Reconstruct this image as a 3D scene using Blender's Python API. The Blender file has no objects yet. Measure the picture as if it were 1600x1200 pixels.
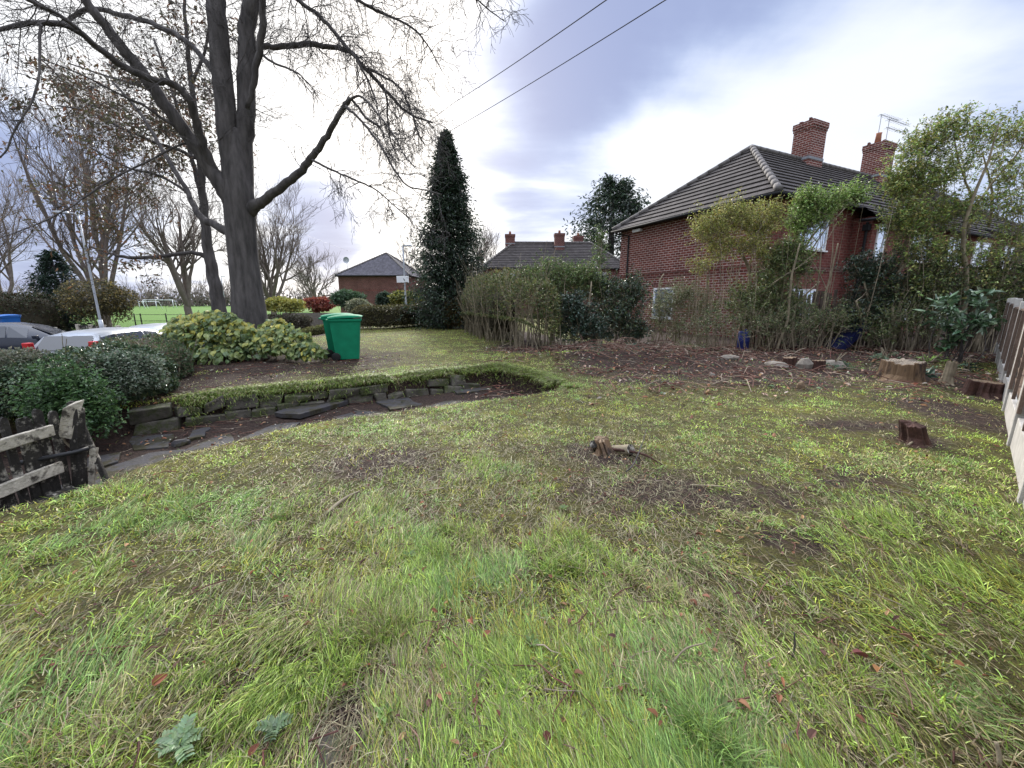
import bpy, math, numpy as np
from mathutils import Vector, Matrix
R = math.radians
rng = np.random.default_rng(11)
SC = bpy.context.scene
COL = SC.collection

# ------------------------------------------------------------------ camera
CZ = 1.5; PITCH = R(11.8); FPX = 620.0
cam = bpy.data.cameras.new('camera'); cam.sensor_width = 36; cam.lens = 36*FPX/1600
cam.clip_start = .05; cam.clip_end = 3000
camo = bpy.data.objects.new('camera', cam); COL.objects.link(camo)
camo.location = (0, 0, CZ); camo.rotation_euler = (R(90)-PITCH, 0, 0); SC.camera = camo
_c, _s = math.cos(PITCH), math.sin(PITCH)
def ray(px, py):
    x = (px-800)/FPX; y = (600-py)/FPX
    return np.array([x, _c+y*_s, y*_c-_s])
def at(px, py, Y):                    # photo point at forward distance Y
    r = ray(px, py); return r*(Y/r[1])+np.array([0, 0, CZ])
def gz(px, py, z=0.0):                # photo point on the plane z
    r = ray(px, py); return r*((z-CZ)/r[2])+np.array([0, 0, CZ])

# ------------------------------------------------------------------ node helpers
def nn(nt, typ, ins=None, **props):
    n = nt.nodes.new(typ)
    for k, v in props.items(): setattr(n, k, v)
    for k, v in (ins or {}).items():
        s = n.inputs[k]
        if isinstance(v, bpy.types.NodeSocket): nt.links.new(v, s)
        elif isinstance(v, bpy.types.Node): nt.links.new(v.outputs[0], s)
        else: s.default_value = v
    return n
def mth(nt, op, a, b=0.0, c=None, clamp=False):
    d = {0: a, 1: b}
    if c is not None: d[2] = c
    n = nn(nt, 'ShaderNodeMath', d, operation=op); n.use_clamp = clamp; return n.outputs[0]
def mixc(nt, f, a, b, mode='MIX'):
    n = nt.nodes.new('ShaderNodeMix'); n.data_type = 'RGBA'; n.blend_type = mode
    for i, v in ((0, f), (6, a), (7, b)):
        if isinstance(v, bpy.types.NodeSocket): nt.links.new(v, n.inputs[i])
        else: n.inputs[i].default_value = v if i == 0 else (tuple(v)+(1,))[:4]
    return n.outputs[2]
def mapr(nt, v, a, b, c=0.0, d=1.0, smooth=True):
    n = nn(nt, 'ShaderNodeMapRange', {0: v, 1: a, 2: b, 3: c, 4: d})
    if smooth: n.interpolation_type = 'SMOOTHSTEP'
    return n.outputs[0]

# ------------------------------------------------------------------ sky and sun
SUN_EL, SUN_AZ = R(26), R(-14)        # azimuth from +Y, negative = left
W = bpy.data.worlds.new('World'); SC.world = W; W.use_nodes = True
nt = W.node_tree; nt.nodes.clear()
tc = nn(nt, 'ShaderNodeTexCoord'); D = tc.outputs['Generated']
sky = nn(nt, 'ShaderNodeTexSky', sky_type='NISHITA', sun_disc=False, sun_elevation=SUN_EL, sun_rotation=SUN_AZ, air_density=1.0, dust_density=2.0)
sep = nn(nt, 'ShaderNodeSeparateXYZ', {0: D})
zz = mth(nt, 'ADD', mth(nt, 'MAXIMUM', sep.outputs[2], 0.0), .16)
pl = nn(nt, 'ShaderNodeCombineXYZ', {0: mth(nt, 'DIVIDE', sep.outputs[0], zz), 1: mth(nt, 'DIVIDE', sep.outputs[1], zz), 2: 0.0})
n1 = nn(nt, 'ShaderNodeTexNoise', {'Vector': pl.outputs[0], 'Scale': 1.0, 'Detail': 8.0, 'Roughness': .55, 'Distortion': .35})
stv = nn(nt, 'ShaderNodeMapping', {'Vector': pl.outputs[0], 'Scale': (.5, 1.6, 1), 'Rotation': (0, 0, R(12)), 'Location': (3, 1, 0)})
n2 = nn(nt, 'ShaderNodeTexNoise', {'Vector': stv.outputs[0], 'Scale': .9, 'Detail': 6.0, 'Roughness': .55})
acc = mth(nt, 'ADD', mth(nt, 'ADD', mth(nt, 'MULTIPLY', n1.outputs[0], 1.35), mth(nt, 'MULTIPLY', n2.outputs[0], 1.0)), -.52)
def dirpx(px, py):
    r = ray(px, py); return tuple(r/np.linalg.norm(r))
def patch(px, py, rad):
    d = nn(nt, 'ShaderNodeVectorMath', {0: D, 1: dirpx(px, py)}, operation='DOT_PRODUCT').outputs['Value']
    return mapr(nt, d, math.cos(R(rad)), 1.0)
for px, py, rad, w in ((1250, -40, 48, .46), (1060, 110, 20, .20), (1560, 60, 24, .16), (830, 240, 14, .30), (800, 60, 18, .12),
                       (60, 230, 13, .30), (520, 290, 10, .42), (300, 400, 20, .20), (60, 400, 16, .26), (560, 400, 8, .36), (450, 350, 9, .36),
                       (500, 130, 34, -.40), (330, 200, 22, -.2), (980, 330, 15, -.40), (1200, 240, 18, -.34), (1420, 210, 20, -.36), (620, 350, 8, -.15)):
    acc = mth(nt, 'ADD', acc, mth(nt, 'MULTIPLY', patch(px, py, rad), w))
dk = mapr(nt, acc, .48, 1.08)
glow = patch(560, 150, 46)
white = mixc(nt, glow, (5.5, 5.75, 6.3), (7.6, 7.6, 7.6))
grey = mixc(nt, mapr(nt, acc, .8, 1.3), (3.0, 3.6, 5.1), (1.85, 2.25, 3.7))
cl = mixc(nt, dk, white, grey)
cl = mixc(nt, .08, cl, sky.outputs[0])
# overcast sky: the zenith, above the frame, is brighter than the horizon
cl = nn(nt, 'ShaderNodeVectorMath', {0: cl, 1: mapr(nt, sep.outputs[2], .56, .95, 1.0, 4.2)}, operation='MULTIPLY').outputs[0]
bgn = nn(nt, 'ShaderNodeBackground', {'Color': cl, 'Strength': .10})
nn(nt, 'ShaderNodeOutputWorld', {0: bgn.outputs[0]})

sl = bpy.data.lights.new('sun', 'SUN'); sl.energy = 3.0; sl.angle = R(10); sl.color = (1, .94, .85)
so = bpy.data.objects.new('sun', sl); COL.objects.link(so)
sd = Vector((math.sin(SUN_AZ)*math.cos(SUN_EL), math.cos(SUN_AZ)*math.cos(SUN_EL), math.sin(SUN_EL)))
so.rotation_euler = sd.to_track_quat('Z', 'Y').to_euler(); so.location = (0, 0, 30)
SC.view_settings.view_transform = 'Standard'; SC.view_settings.look = 'None'
SC.view_settings.exposure = 0.9; SC.view_settings.gamma = 1
SC.render.engine = 'CYCLES'
SC.cycles.max_bounces = 5; SC.cycles.diffuse_bounces = 3; SC.cycles.glossy_bounces = 2
SC.cycles.transmission_bounces = 3; SC.cycles.transparent_max_bounces = 6
SC.cycles.use_denoising = True

# ------------------------------------------------------------------ materials
MATS = {}
def rings(t, co, c):
    w = nn(t, 'ShaderNodeTexWave', {'Vector': co, 'Scale': 9.0, 'Distortion': 3.0, 'Detail': 3.0}, wave_type='RINGS', rings_direction='Z')
    d = nn(t, 'ShaderNodeTexNoise', {'Vector': co, 'Scale': 7.0, 'Detail': 6.0})
    c = mixc(t, mth(t, 'MULTIPLY', w.outputs[1], .6), c, (.07, .045, .03)); return mixc(t, mapr(t, d.outputs[0], .5, .68, 0, .8), c, (.05, .04, .032))
def mat(name, base=(.5, .5, .5), rough=.8, var=.35, scale=5.0, bump=0.0, bscale=40.0, attr=False, trans=0.0, spec=.3, metal=0.0, extra=None, stretch=None):
    m = bpy.data.materials.new(name); m.use_nodes = True; MATS[name] = m
    t = m.node_tree; t.nodes.clear()
    co = nn(t, 'ShaderNodeTexCoord').outputs['Object']
    if stretch: co = nn(t, 'ShaderNodeMapping', {'Vector': co, 'Scale': stretch}).outputs[0]
    na = nn(t, 'ShaderNodeTexNoise', {'Vector': co, 'Scale': scale, 'Detail': 6.0, 'Roughness': .6})
    f = mapr(t, na.outputs[0], .25, .75, 1-var, 1+var, False)
    if attr: src = nn(t, 'ShaderNodeAttribute', attribute_name='Col').outputs['Color']
    else: src = nn(t, 'ShaderNodeRGB').outputs[0]; src.default_value = tuple(base)+(1,)
    c = nn(t, 'ShaderNodeVectorMath', {0: src, 1: f}, operation='MULTIPLY').outputs[0]
    if extra: c = extra(t, co, c)
    b = nn(t, 'ShaderNodeBsdfPrincipled', {'Base Color': c, 'Roughness': rough, 'Metallic': metal, 'Specular IOR Level': spec})
    if bump:
        nb = nn(t, 'ShaderNodeTexNoise', {'Vector': co, 'Scale': bscale, 'Detail': 5.0, 'Roughness': .65})
        bp = nn(t, 'ShaderNodeBump', {'Height': nb.outputs[0], 'Strength': bump, 'Distance': .03})
        t.links.new(bp.outputs[0], b.inputs['Normal'])
    out = b.outputs[0]
    if trans:
        tr = nn(t, 'ShaderNodeBsdfTranslucent', {'Color': c})
        out = nn(t, 'ShaderNodeMixShader', {0: trans, 1: b.outputs[0], 2: tr.outputs[0]}).outputs[0]
    nn(t, 'ShaderNodeOutputMaterial', {0: out}); return m

def moss(amount, colr=(.10, .12, .03), sc=3.0):
    def f(t, co, c):
        n = nn(t, 'ShaderNodeTexNoise', {'Vector': co, 'Scale': sc, 'Detail': 8.0, 'Roughness': .7})
        return mixc(t, mapr(t, n.outputs[0], .62-amount*.3, .72-amount*.2), c, colr)
    return f
def brick(c1, c2, mortar, name, bump=.6):
    m = bpy.data.materials.new(name); m.use_nodes = True; MATS[name] = m
    t = m.node_tree; t.nodes.clear()
    uv = nn(t, 'ShaderNodeTexCoord').outputs['UV']
    jn = nn(t, 'ShaderNodeTexNoise', {'Vector': uv, 'Scale': 9.0, 'Detail': 2.0})
    jv = nn(t, 'ShaderNodeVectorMath', {0: jn.outputs['Color'], 1: (.012, .012, 0)}, operation='MULTIPLY')
    uvj = nn(t, 'ShaderNodeVectorMath', {0: uv, 1: jv.outputs[0]}, operation='ADD')
    br = nn(t, 'ShaderNodeTexBrick', {'Vector': uvj.outputs[0], 'Color1': c1+(1,), 'Color2': c2+(1,), 'Mortar': mortar+(1,), 'Scale': 1.0,
            'Mortar Size': .013, 'Mortar Smooth': .25, 'Bias': -.1, 'Brick Width': .285, 'Row Height': .102})
    a = nn(t, 'ShaderNodeTexNoise', {'Vector': uv, 'Scale': .9, 'Detail': 7.0, 'Roughness': .65})
    b2 = nn(t, 'ShaderNodeTexNoise', {'Vector': uv, 'Scale': 11.0, 'Detail': 4.0})
    c = nn(t, 'ShaderNodeVectorMath', {0: br.outputs[0], 1: mapr(t, a.outputs[0], .2, .8, .62, 1.35, False)}, operation='MULTIPLY').outputs[0]
    c = nn(t, 'ShaderNodeVectorMath', {0: c, 1: mapr(t, b2.outputs[0], .2, .8, .6, 1.4, False)}, operation='MULTIPLY').outputs[0]
    bs = nn(t, 'ShaderNodeBsdfPrincipled', {'Base Color': c, 'Roughness': .9, 'Specular IOR Level': .2})
    bp = nn(t, 'ShaderNodeBump', {'Height': mth(t, 'SUBTRACT', mth(t, 'MULTIPLY', b2.outputs[0], .3), br.outputs['Fac']), 'Strength': bump, 'Distance': .012})
    t.links.new(bp.outputs[0], bs.inputs['Normal'])
    nn(t, 'ShaderNodeOutputMaterial', {0: bs.outputs[0]}); return m
def tiles(name, c, wid=.3):
    m = bpy.data.materials.new(name); m.use_nodes = True; MATS[name] = m
    t = m.node_tree; t.nodes.clear()
    uv = nn(t, 'ShaderNodeTexCoord').outputs['UV']
    br = nn(t, 'ShaderNodeTexBrick', {'Vector': uv, 'Color1': tuple(x*.75 for x in c)+(1,), 'Color2': tuple(x*1.3 for x in c)+(1,), 'Mortar': tuple(x*.3 for x in c)+(1,),
            'Scale': 1.0, 'Mortar Size': .008, 'Mortar Smooth': .3, 'Brick Width': wid, 'Row Height': .3})
    a = nn(t, 'ShaderNodeTexNoise', {'Vector': uv, 'Scale': 1.2, 'Detail': 7.0, 'Roughness': .7})
    l = nn(t, 'ShaderNodeTexNoise', {'Vector': uv, 'Scale': 14.0, 'Detail': 5.0, 'Roughness': .7})
    cc = nn(t, 'ShaderNodeVectorMath', {0: br.outputs[0], 1: mapr(t, a.outputs[0], .25, .75, .6, 1.5, False)}, operation='MULTIPLY').outputs[0]
    cc = mixc(t, mapr(t, l.outputs[0], .6, .72, 0, .55), cc, (.16, .155, .145))
    cc = mixc(t, mapr(t, a.outputs[0], .55, .8, 0, .5), cc, (.03, .032, .016))
    bs = nn(t, 'ShaderNodeBsdfPrincipled', {'Base Color': cc, 'Roughness': .85, 'Specular IOR Level': .2})
    bp = nn(t, 'ShaderNodeBump', {'Height': mth(t, 'SUBTRACT', l.outputs[0], br.outputs['Fac']), 'Strength': .5, 'Distance': .02})
    t.links.new(bp.outputs[0], bs.inputs['Normal'])
    nn(t, 'ShaderNodeOutputMaterial', {0: bs.outputs[0]}); return m

brick((.16, .047, .036), (.10, .031, .026), (.40, .32, .29), 'brick_side')
brick((.175, .055, .044), (.13, .04, .034), (.19, .10, .085), 'brick_front', .4)
brick((.13, .045, .038), (.09, .032, .03), (.22, .15, .13), 'brick_far')
tiles('roof_tile', (.052, .045, .043)); tiles('roof_slate', (.10, .095, .11), .22)
mat('ridge_tile', (.11, .10, .095), .8, .5, 6, .4)
mat('white_paint', (.75, .76, .78), .4, .08, 3)
mat('glass', (.62, .70, .84), .06, .08, .7, spec=.9, metal=.75)
mat('car_glass', (.04, .045, .055), .05, .1, 1, spec=.7)
mat('black_plastic', (.012, .012, .014), .8, .2, 8)
mat('black_paint', (.02, .02, .022), .5, .2, 4)
mat('lead', (.20, .21, .23), .6, .3, 6)
mat('terracotta', (.36, .16, .10), .8, .3, 6)
mat('metal_grey', (.36, .38, .41), .45, .15, 3, metal=.2)
mat('concrete', (.40, .385, .36), .9, .28, 5, .35, 60, extra=moss(.12, (.16, .16, .10), 4))
mat('panel_wood', (.17, .125, .10), .85, .45, 4, .5, 30, extra=moss(.12, (.10, .105, .06), 5))
mat('picket_wood', (.085, .065, .052), .9, .5, 5, .5, 30)
mat('old_paint_wood', (.42, .38, .31), .85, .5, 7, .6, 35, extra=moss(.4, (.05, .042, .034), 9))
mat('dark_wood', (.026, .023, .02), .9, .6, 9, .5, 35, extra=moss(.36, (.36, .33, .28), 8))
mat('stone', (.085, .076, .062), .9, .5, 6, .7, 25, extra=moss(.55, (.05, .06, .02), 4))
mat('flagstone', (.058, .055, .058), .8, .4, 3, .6, 18, extra=moss(.62, (.036, .032, .018), 3), spec=.12)
mat('rubble', (.17, .15, .125), .9, .35, 8, .5, 25)
mat('bark', (.080, .072, .069), .9, .65, 9, 1.0, 26, stretch=(1, 1, .2))
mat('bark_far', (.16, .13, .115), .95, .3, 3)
mat('bark_pale', (.21, .175, .12), .9, .5, 8, .3, 30)
mat('stump_wood', (.18, .115, .065), .9, .6, 5, .8, 22, extra=moss(.6, (.04, .028, .022), 5), stretch=(1, 1, .25))
mat('stump_top', (.26, .215, .16), .9, .4, 9, .6, 30, extra=rings)
mat('cutwood', (.22, .155, .095), .85, .4, 12, .4, 30, extra=rings)
mat('rotwood', (.05, .024, .018), .9, .6, 8, .6, 22)
mat('bin_green', (.007, .17, .085), .75, .2, 5, .05, 60, spec=.15)
mat('bin_blue', (.012, .10, .34), .45, .15, 5)
mat('blue_sheet', (.008, .011, .05), .5, .35, 5, .2, 12)
mat('blue_drum', (.02, .03, .15), .5, .3, 6)
mat('rubber', (.012, .012, .012), .7, .2, 8)
mat('silver_paint', (.36, .38, .41), .35, .05, 2, metal=.55, spec=.6)
mat('white_car', (.72, .73, .74), .3, .05, 2, spec=.6)
mat('navy_paint', (.012, .016, .03), .25, .1, 2, spec=.6)
mat('red_lamp', (.45, .012, .015), .25, .1, 4, spec=.6)
mat('leaf', attr=True, rough=.42, var=.25, scale=9, trans=.3, spec=.45)
mat('leaf_gloss', attr=True, rough=.3, var=.22, scale=9, trans=.15, spec=.55)
mat('blade', attr=True, rough=.48, var=.12, scale=3, trans=.25, spec=.32)
mat('litter', attr=True, rough=.75, var=.3, scale=14, trans=.08, spec=.25)
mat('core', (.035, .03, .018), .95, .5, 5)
mat('asphalt', (.05, .05, .052), .9, .25, 8)

# ------------------------------------------------------------------ mesh builder
class MB:
    def __init__(s): s.V = []; s.F = []; s.C = []; s.n = 0
    def add(s, V, faces, mat=0, col=(1, 1, 1), smooth=False):
        V = np.asarray(V, float).reshape(-1, 3)
        if not isinstance(faces, list) or (faces and not hasattr(faces[0], 'shape')):
            by = {}
            for f in faces: by.setdefault(len(f), []).append(f)
            faces = [np.array(v) for v in by.values()]
        for f in faces:
            if len(f): s.F.append((f+s.n, mat, smooth))
        c = np.asarray(col, float)
        s.C.append(np.tile(c, (len(V), 1)) if c.ndim == 1 else c)
        s.V.append(V); s.n += len(V); return s
    def box(s, c, d, rz=0.0, mat=0, col=(1, 1, 1), M=None, jit=0.0, taper=1.0):
        x, y, z = np.array(d)/2
        V = np.array([[-x, -y, -z], [x, -y, -z], [x, y, -z], [-x, y, -z], [-x*taper, -y*taper, z], [x*taper, -y*taper, z], [x*taper, y*taper, z], [-x*taper, y*taper, z]])
        if jit: V = V+rng.normal(0, jit, V.shape)
        if M is not None: V = V@np.asarray(M).T
        if rz: ca, sa = math.cos(rz), math.sin(rz); V = V@np.array([[ca, sa, 0], [-sa, ca, 0], [0, 0, 1]])
        return s.add(V+np.asarray(c, float), [[3, 2, 1, 0], [4, 5, 6, 7], [0, 1, 5, 4], [1, 2, 6, 5], [2, 3, 7, 6], [3, 0, 4, 7]], mat, col)
    def prism(s, poly, z0, z1, mat=0, col=(1, 1, 1)):     # poly (n,2) or (n,3 with own top offset)
        p = np.asarray(poly, float); n = len(p)
        V = np.vstack([np.c_[p[:, :2], np.full(n, z0)], np.c_[p[:, :2], np.full(n, z1)+(p[:, 2] if p.shape[1] > 2 else 0)]])
        a = sum(p[i][0]*p[(i+1) % n][1]-p[(i+1) % n][0]*p[i][1] for i in range(n))
        F = [list(range(n))[::-1], [n+i for i in range(n)]]+[[i, (i+1) % n, n+(i+1) % n, n+i] for i in range(n)]
        if a < 0: F = [f[::-1] for f in F]
        return s.add(V, F, mat, col)
    def tubes(s, polys, n=5, mat=0, col=(1, 1, 1), smooth=True, cap=False):
        by = {}
        for i, (p, r) in enumerate(polys): by.setdefault(len(p), []).append(i)
        for k, idx in by.items():
            P = np.array([polys[i][0] for i in idx], float); Rr = np.array([polys[i][1] for i in idx], float)
            T = np.gradient(P, axis=1); T /= np.linalg.norm(T, axis=2, keepdims=True)+1e-9
            mt = np.abs(T.mean(1)); ax = np.eye(3)[mt.argmin(1)][:, None, :]
            U = np.cross(T, ax); U /= np.linalg.norm(U, axis=2, keepdims=True)+1e-9
            B = np.cross(T, U)
            a = np.arange(n)*2*math.pi/n
            ring = P[:, :, None, :]+Rr[:, :, None, None]*(np.cos(a)[None, None, :, None]*U[:, :, None, :]+np.sin(a)[None, None, :, None]*B[:, :, None, :])
            N = len(idx); V = ring.reshape(-1, 3)
            base = np.arange(N)[:, None, None]*k*n+np.arange(k-1)[None, :, None]*n
            j = np.arange(n)[None, None, :]; j2 = (j+1) % n
            F = np.stack([base+j, base+j2, base+n+j2, base+n+j], -1).reshape(-1, 4)
            fs = [F]
            if cap:
                e = np.arange(N)[:, None]*k*n
                fs.append(e+np.arange(n)[None, ::-1]); fs.append(e+(k-1)*n+np.arange(n)[None, :])
            c = col
            if np.ndim(col) == 2: c = np.repeat(np.asarray(col)[idx], k*n, 0)
            s.add(V, fs, mat, c, smooth)
        return s
    def leaves(s, P, A, Nn, L, Wd, col, mat=0, fold=.18, oval=False):
        P = np.asarray(P); n = len(P); A = A/(np.linalg.norm(A, axis=1, keepdims=True)+1e-9)
        S = np.cross(A, Nn); S /= np.linalg.norm(S, axis=1, keepdims=True)+1e-9; Nn = np.cross(S, A)
        L = np.broadcast_to(np.asarray(L, float), (n,))[:, None]; Wd = np.broadcast_to(np.asarray(Wd, float), (n,))[:, None]
        if not oval:
            V = np.stack([P, P+A*L*.45+S*Wd/2+Nn*Wd*fold, P+A*L-Nn*L*.12, P+A*L*.45-S*Wd/2+Nn*Wd*fold], 1)
            o = np.arange(n)[:, None]*4
            F = np.vstack([o+np.array([[0, 2, 1]]), o+np.array([[0, 3, 2]])]); k = 4
        else:
            def q(a, w, h): return P+A*L*a+S*Wd*w+Nn*Wd*h
            V = np.stack([q(0, 0, 0), q(.12, .36, fold*.8), q(.45, .5, fold), q(.8, .28, fold*.3), q(1, 0, -.25), q(.8, -.28, fold*.3), q(.45, -.5, fold), q(.12, -.36, fold*.8), q(.5, 0, 0)], 1)
            o = np.arange(n)[:, None]*9
            F = np.vstack([o+np.array([[8, (i+1) % 8, i]]) for i in range(8)]); k = 9
        return s.add(V.reshape(-1, 3), [F], mat, np.repeat(col, k, 0))
    def build(s, name, mats, parent=None, uv=False, bevel=0.0, loc=None):
        me = bpy.data.meshes.new(name)
        V = np.vstack(s.V) if s.V else np.zeros((0, 3))
        if loc is not None: V = V-np.asarray(loc, float)
        me.vertices.add(len(V)); me.vertices.foreach_set('co', V.ravel().astype(np.float32))
        tot = np.concatenate([np.full(len(f), f.shape[1]) for f, _, _ in s.F]).astype(np.int32)
        vi = np.concatenate([f.ravel() for f, _, _ in s.F]).astype(np.int32)
        me.loops.add(len(vi)); me.loops.foreach_set('vertex_index', vi)
        st = np.zeros(len(tot), np.int32); st[1:] = np.cumsum(tot)[:-1]
        me.polygons.add(len(tot)); me.polygons.foreach_set('loop_start', st)
        me.polygons.foreach_set('material_index', np.concatenate([np.full(len(f), m) for f, m, _ in s.F]).astype(np.int32))
        me.polygons.foreach_set('use_smooth', np.concatenate([np.full(len(f), sm) for f, _, sm in s.F]).astype(bool))
        ca = me.color_attributes.new('Col', 'FLOAT_COLOR', 'POINT')
        C = np.vstack(s.C); ca.data.foreach_set('color', np.c_[C, np.ones(len(C))].ravel().astype(np.float32))
        me.update(calc_edges=True)
        if uv:
            ul = me.uv_layers.new(name='UVMap'); buf = np.zeros((len(vi), 2)); k = 0
            for p in me.polygons:
                nv = np.array(p.normal)
                if abs(nv[2]) > .95: t = np.array([1., 0, 0]); b = np.array([0, 1., 0])
                else:
                    t = np.array([-nv[1], nv[0], 0]); t /= np.linalg.norm(t); b = np.cross(nv, t)
                    if abs(nv[2]) < .05: b = np.array([0, 0, 1.])
                for li in p.loop_indices:
                    co = V[vi[li]]; buf[li] = (co@t, co@b)
            ul.data.foreach_set('uv', buf.ravel().astype(np.float32))
        for m in (mats if isinstance(mats, (list, tuple)) else [mats]): me.materials.append(MATS[m])
        me.validate()
        o = bpy.data.objects.new(name, me); COL.objects.link(o)
        if parent is not None: o.parent = parent
        if loc is not None: o.location = loc
        if bevel:
            b = o.modifiers.new('bevel', 'BEVEL'); b.width = bevel; b.segments = 2; b.limit_method = 'ANGLE'
        return o
def tag(o, label=None, cat=None, group=None, kind=None):
    if label: o['label'] = label
    if cat: o['category'] = cat
    if group: o['group'] = group
    if kind: o['kind'] = kind
    return o
def thing(name, label, cat, loc=(0, 0, 0), rz=0.0, group=None):
    o = bpy.data.objects.new(name, None); COL.objects.link(o); o.empty_display_size = .2
    o.location = loc; o.rotation_euler = (0, 0, rz); return tag(o, label, cat, group)
def copy_thing(o, loc, rz, label):
    c = o.copy(); COL.objects.link(c); c.location = loc; c.rotation_euler = (0, 0, rz); c['label'] = label
    for ch in list(o.children):
        d = ch.copy(); COL.objects.link(d); d.parent = c
        for g in list(ch.children):
            e = g.copy(); COL.objects.link(e); e.parent = d
    return c

# ------------------------------------------------------------------ noise, terrain
def _h(ix, iy, sd):
    a = (ix.astype(np.int64)*374761393+iy.astype(np.int64)*668265263+sd*974634) & 0x7fffffff
    a = ((a ^ (a >> 13))*1274126177) & 0x7fffffff
    return ((a ^ (a >> 16)) & 0xffff)/65535.0
def vn(x, y, sd=0):
    x = np.asarray(x, float); y = np.asarray(y, float)
    ix, iy = np.floor(x), np.floor(y); fx, fy = x-ix, y-iy; fx = fx*fx*(3-2*fx); fy = fy*fy*(3-2*fy)
    return (_h(ix, iy, sd)*(1-fx)+_h(ix+1, iy, sd)*fx)*(1-fy)+(_h(ix, iy+1, sd)*(1-fx)+_h(ix+1, iy+1, sd)*fx)*fy
def fbm(x, y, sd=0, o=4):
    v = 0; a = .5; t = 0
    for i in range(o): v = v+a*vn(x*2**i, y*2**i, sd+i*17); t += a; a *= .5
    return v/t
def sst(a, b, x):
    t = np.clip((x-a)/(b-a), 0, 1); return t*t*(3-2*t)
NEAR = [tuple(gz(a, b)[:2]) for a, b in ((130, 765), (230, 725), (400, 680), (520, 658), (700, 633), (800, 622), (888, 612))]
FAR = [tuple(gz(a, b)[:2]) for a, b in ((850, 592), (780, 578), (640, 590), (480, 605), (360, 617))]
CHAN = np.array([(-11, .6), (-4.3, 1.75)]+NEAR+FAR+[(-5.25, 5.75), (-6.3, 5.0), (-8, 4.4), (-11, 4.0)])
WALLTOP = np.array([(-5.55, 5.55), (-5.05, 5.85)]+[FAR[4], FAR[3], FAR[2], FAR[1], FAR[0]])
def inpoly(x, y, poly):
    r = np.zeros(x.shape, bool); n = len(poly)
    for i in range(n):
        x0, y0 = poly[i]; x1, y1 = poly[(i+1) % n]
        if y0 == y1: continue
        c = ((y0 > y) != (y1 > y)) & (x < (x1-x0)*(y-y0)/(y1-y0)+x0); r ^= c
    return r
def dpoly(x, y, pts, closed=True):
    d = np.full(x.shape, 1e9); n = len(pts)
    for i in range(n if closed else n-1):
        a = np.array(pts[i], float); b = np.array(pts[(i+1) % n], float); e = b-a
        t = np.clip(((x-a[0])*e[0]+(y-a[1])*e[1])/(e@e), 0, 1)
        d = np.minimum(d, np.hypot(x-a[0]-t*e[0], y-a[1]-t*e[1]))
    return d
def chan(x, y):
    d = dpoly(x, y, CHAN); return np.where(inpoly(x, y, CHAN), d, -d)
def H(x, y):
    x = np.asarray(x, float); y = np.asarray(y, float)
    z = .05*(fbm(x*.45, y*.45, 3)-.5)+.03*(fbm(x*1.7, y*1.7, 8)-.5)
    z = z+.10*sst(4, 9, y)+.22*np.exp(-((x+6.9)**2+(y-10.4)**2)/3.2)
    z = z+.16*np.exp(-((x-2.2)/2.6)**2-((y-9.9)/1.0)**2)
    bed = sst(7.4, 9.2, y+.06*(x-6)**2*0)*sst(1, 3, x)
    z = z+bed*.10*(fbm(x*1.3, y*1.3, 31)-.3)
    low = sst(-8.2, -10.2, x)*sst(5, 8, y)
    z = z-low*.85
    c = chan(x, y); z = z-.42*sst(-.02, .16, c)*(1+0*z)
    far = sst(40, 70, np.hypot(x, y)); z = z*(1-far)+far*np.where(x < -15, -.65, -.1)
    return z
def soil_list():
    L = []
    for px, py, rx, ry, w in ((600, 722, 140, 36, .75), (480, 770, 70, 30, .35), (1060, 770, 220, 44, .8), (1230, 850, 110, 36, .6), (940, 712, 75, 26, 1.0), (860, 705, 60, 12, .5), (1330, 665, 120, 14, .75), (1130, 700, 90, 14, .3),
                              (1500, 650, 75, 45, .95), (1440, 690, 50, 14, .9), (1330, 750, 110, 35, .5), (420, 575, 130, 35, 1.1), (560, 570, 90, 22, .8), (300, 600, 90, 40, 1.0), (130, 990, 60, 20, .25), (540, 1140, 55, 28, .9), (1400, 800, 60, 14, .5),
                              (840, 550, 90, 16, .9), (980, 572, 120, 28, 1.1), (1150, 580, 160, 26, 1.15), (1330, 590, 150, 28, .7), (1480, 600, 110, 40, .75), (740, 850, 60, 20, .3), (1020, 900, 80, 25, .3)):
        c = gz(px, py); ex = abs(gz(px+rx, py)[0]-c[0]); ey = abs(gz(px, py-ry)[1]-gz(px, py+ry)[1])/2
        L.append((c[0], c[1], ex, max(ey, .2), w))
    return L
SOIL = soil_list()
def soil(x, y):
    m = np.zeros(np.shape(x))
    for cx, cy, ex, ey, w in SOIL: m = np.maximum(m, w*np.exp(-1.1*(((x-cx)/ex)**2+((y-cy)/ey)**2)))
    m = np.maximum(m, 1.0*sst(8.7, 9.6, y-.0*x)*sst(2.5, 4.5, x))                    # bed and shrubs before the house
    d = dpoly(x, y, [(-1.5, 21), (.2, 17), (1.2, 14), (2.6, 12), (4.5, 11.5)], False)
    m = np.maximum(m, sst(1.5, .5, d))
    m = np.maximum(m, sst(-.05, .12, chan(x, y))*.9)
    m = np.maximum(m, sst(-7.7, -8.3, x)*sst(6, 8, y)*sst(26, 20, y))
    return m
def soilm(x, y):
    return np.clip(soil(x, y)*1.2+(fbm(x*1.8, y*1.8, 5)-.5)*1.5+(fbm(x*6, y*6, 9, 3)-.5)*1.7, 0, 1)
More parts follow.
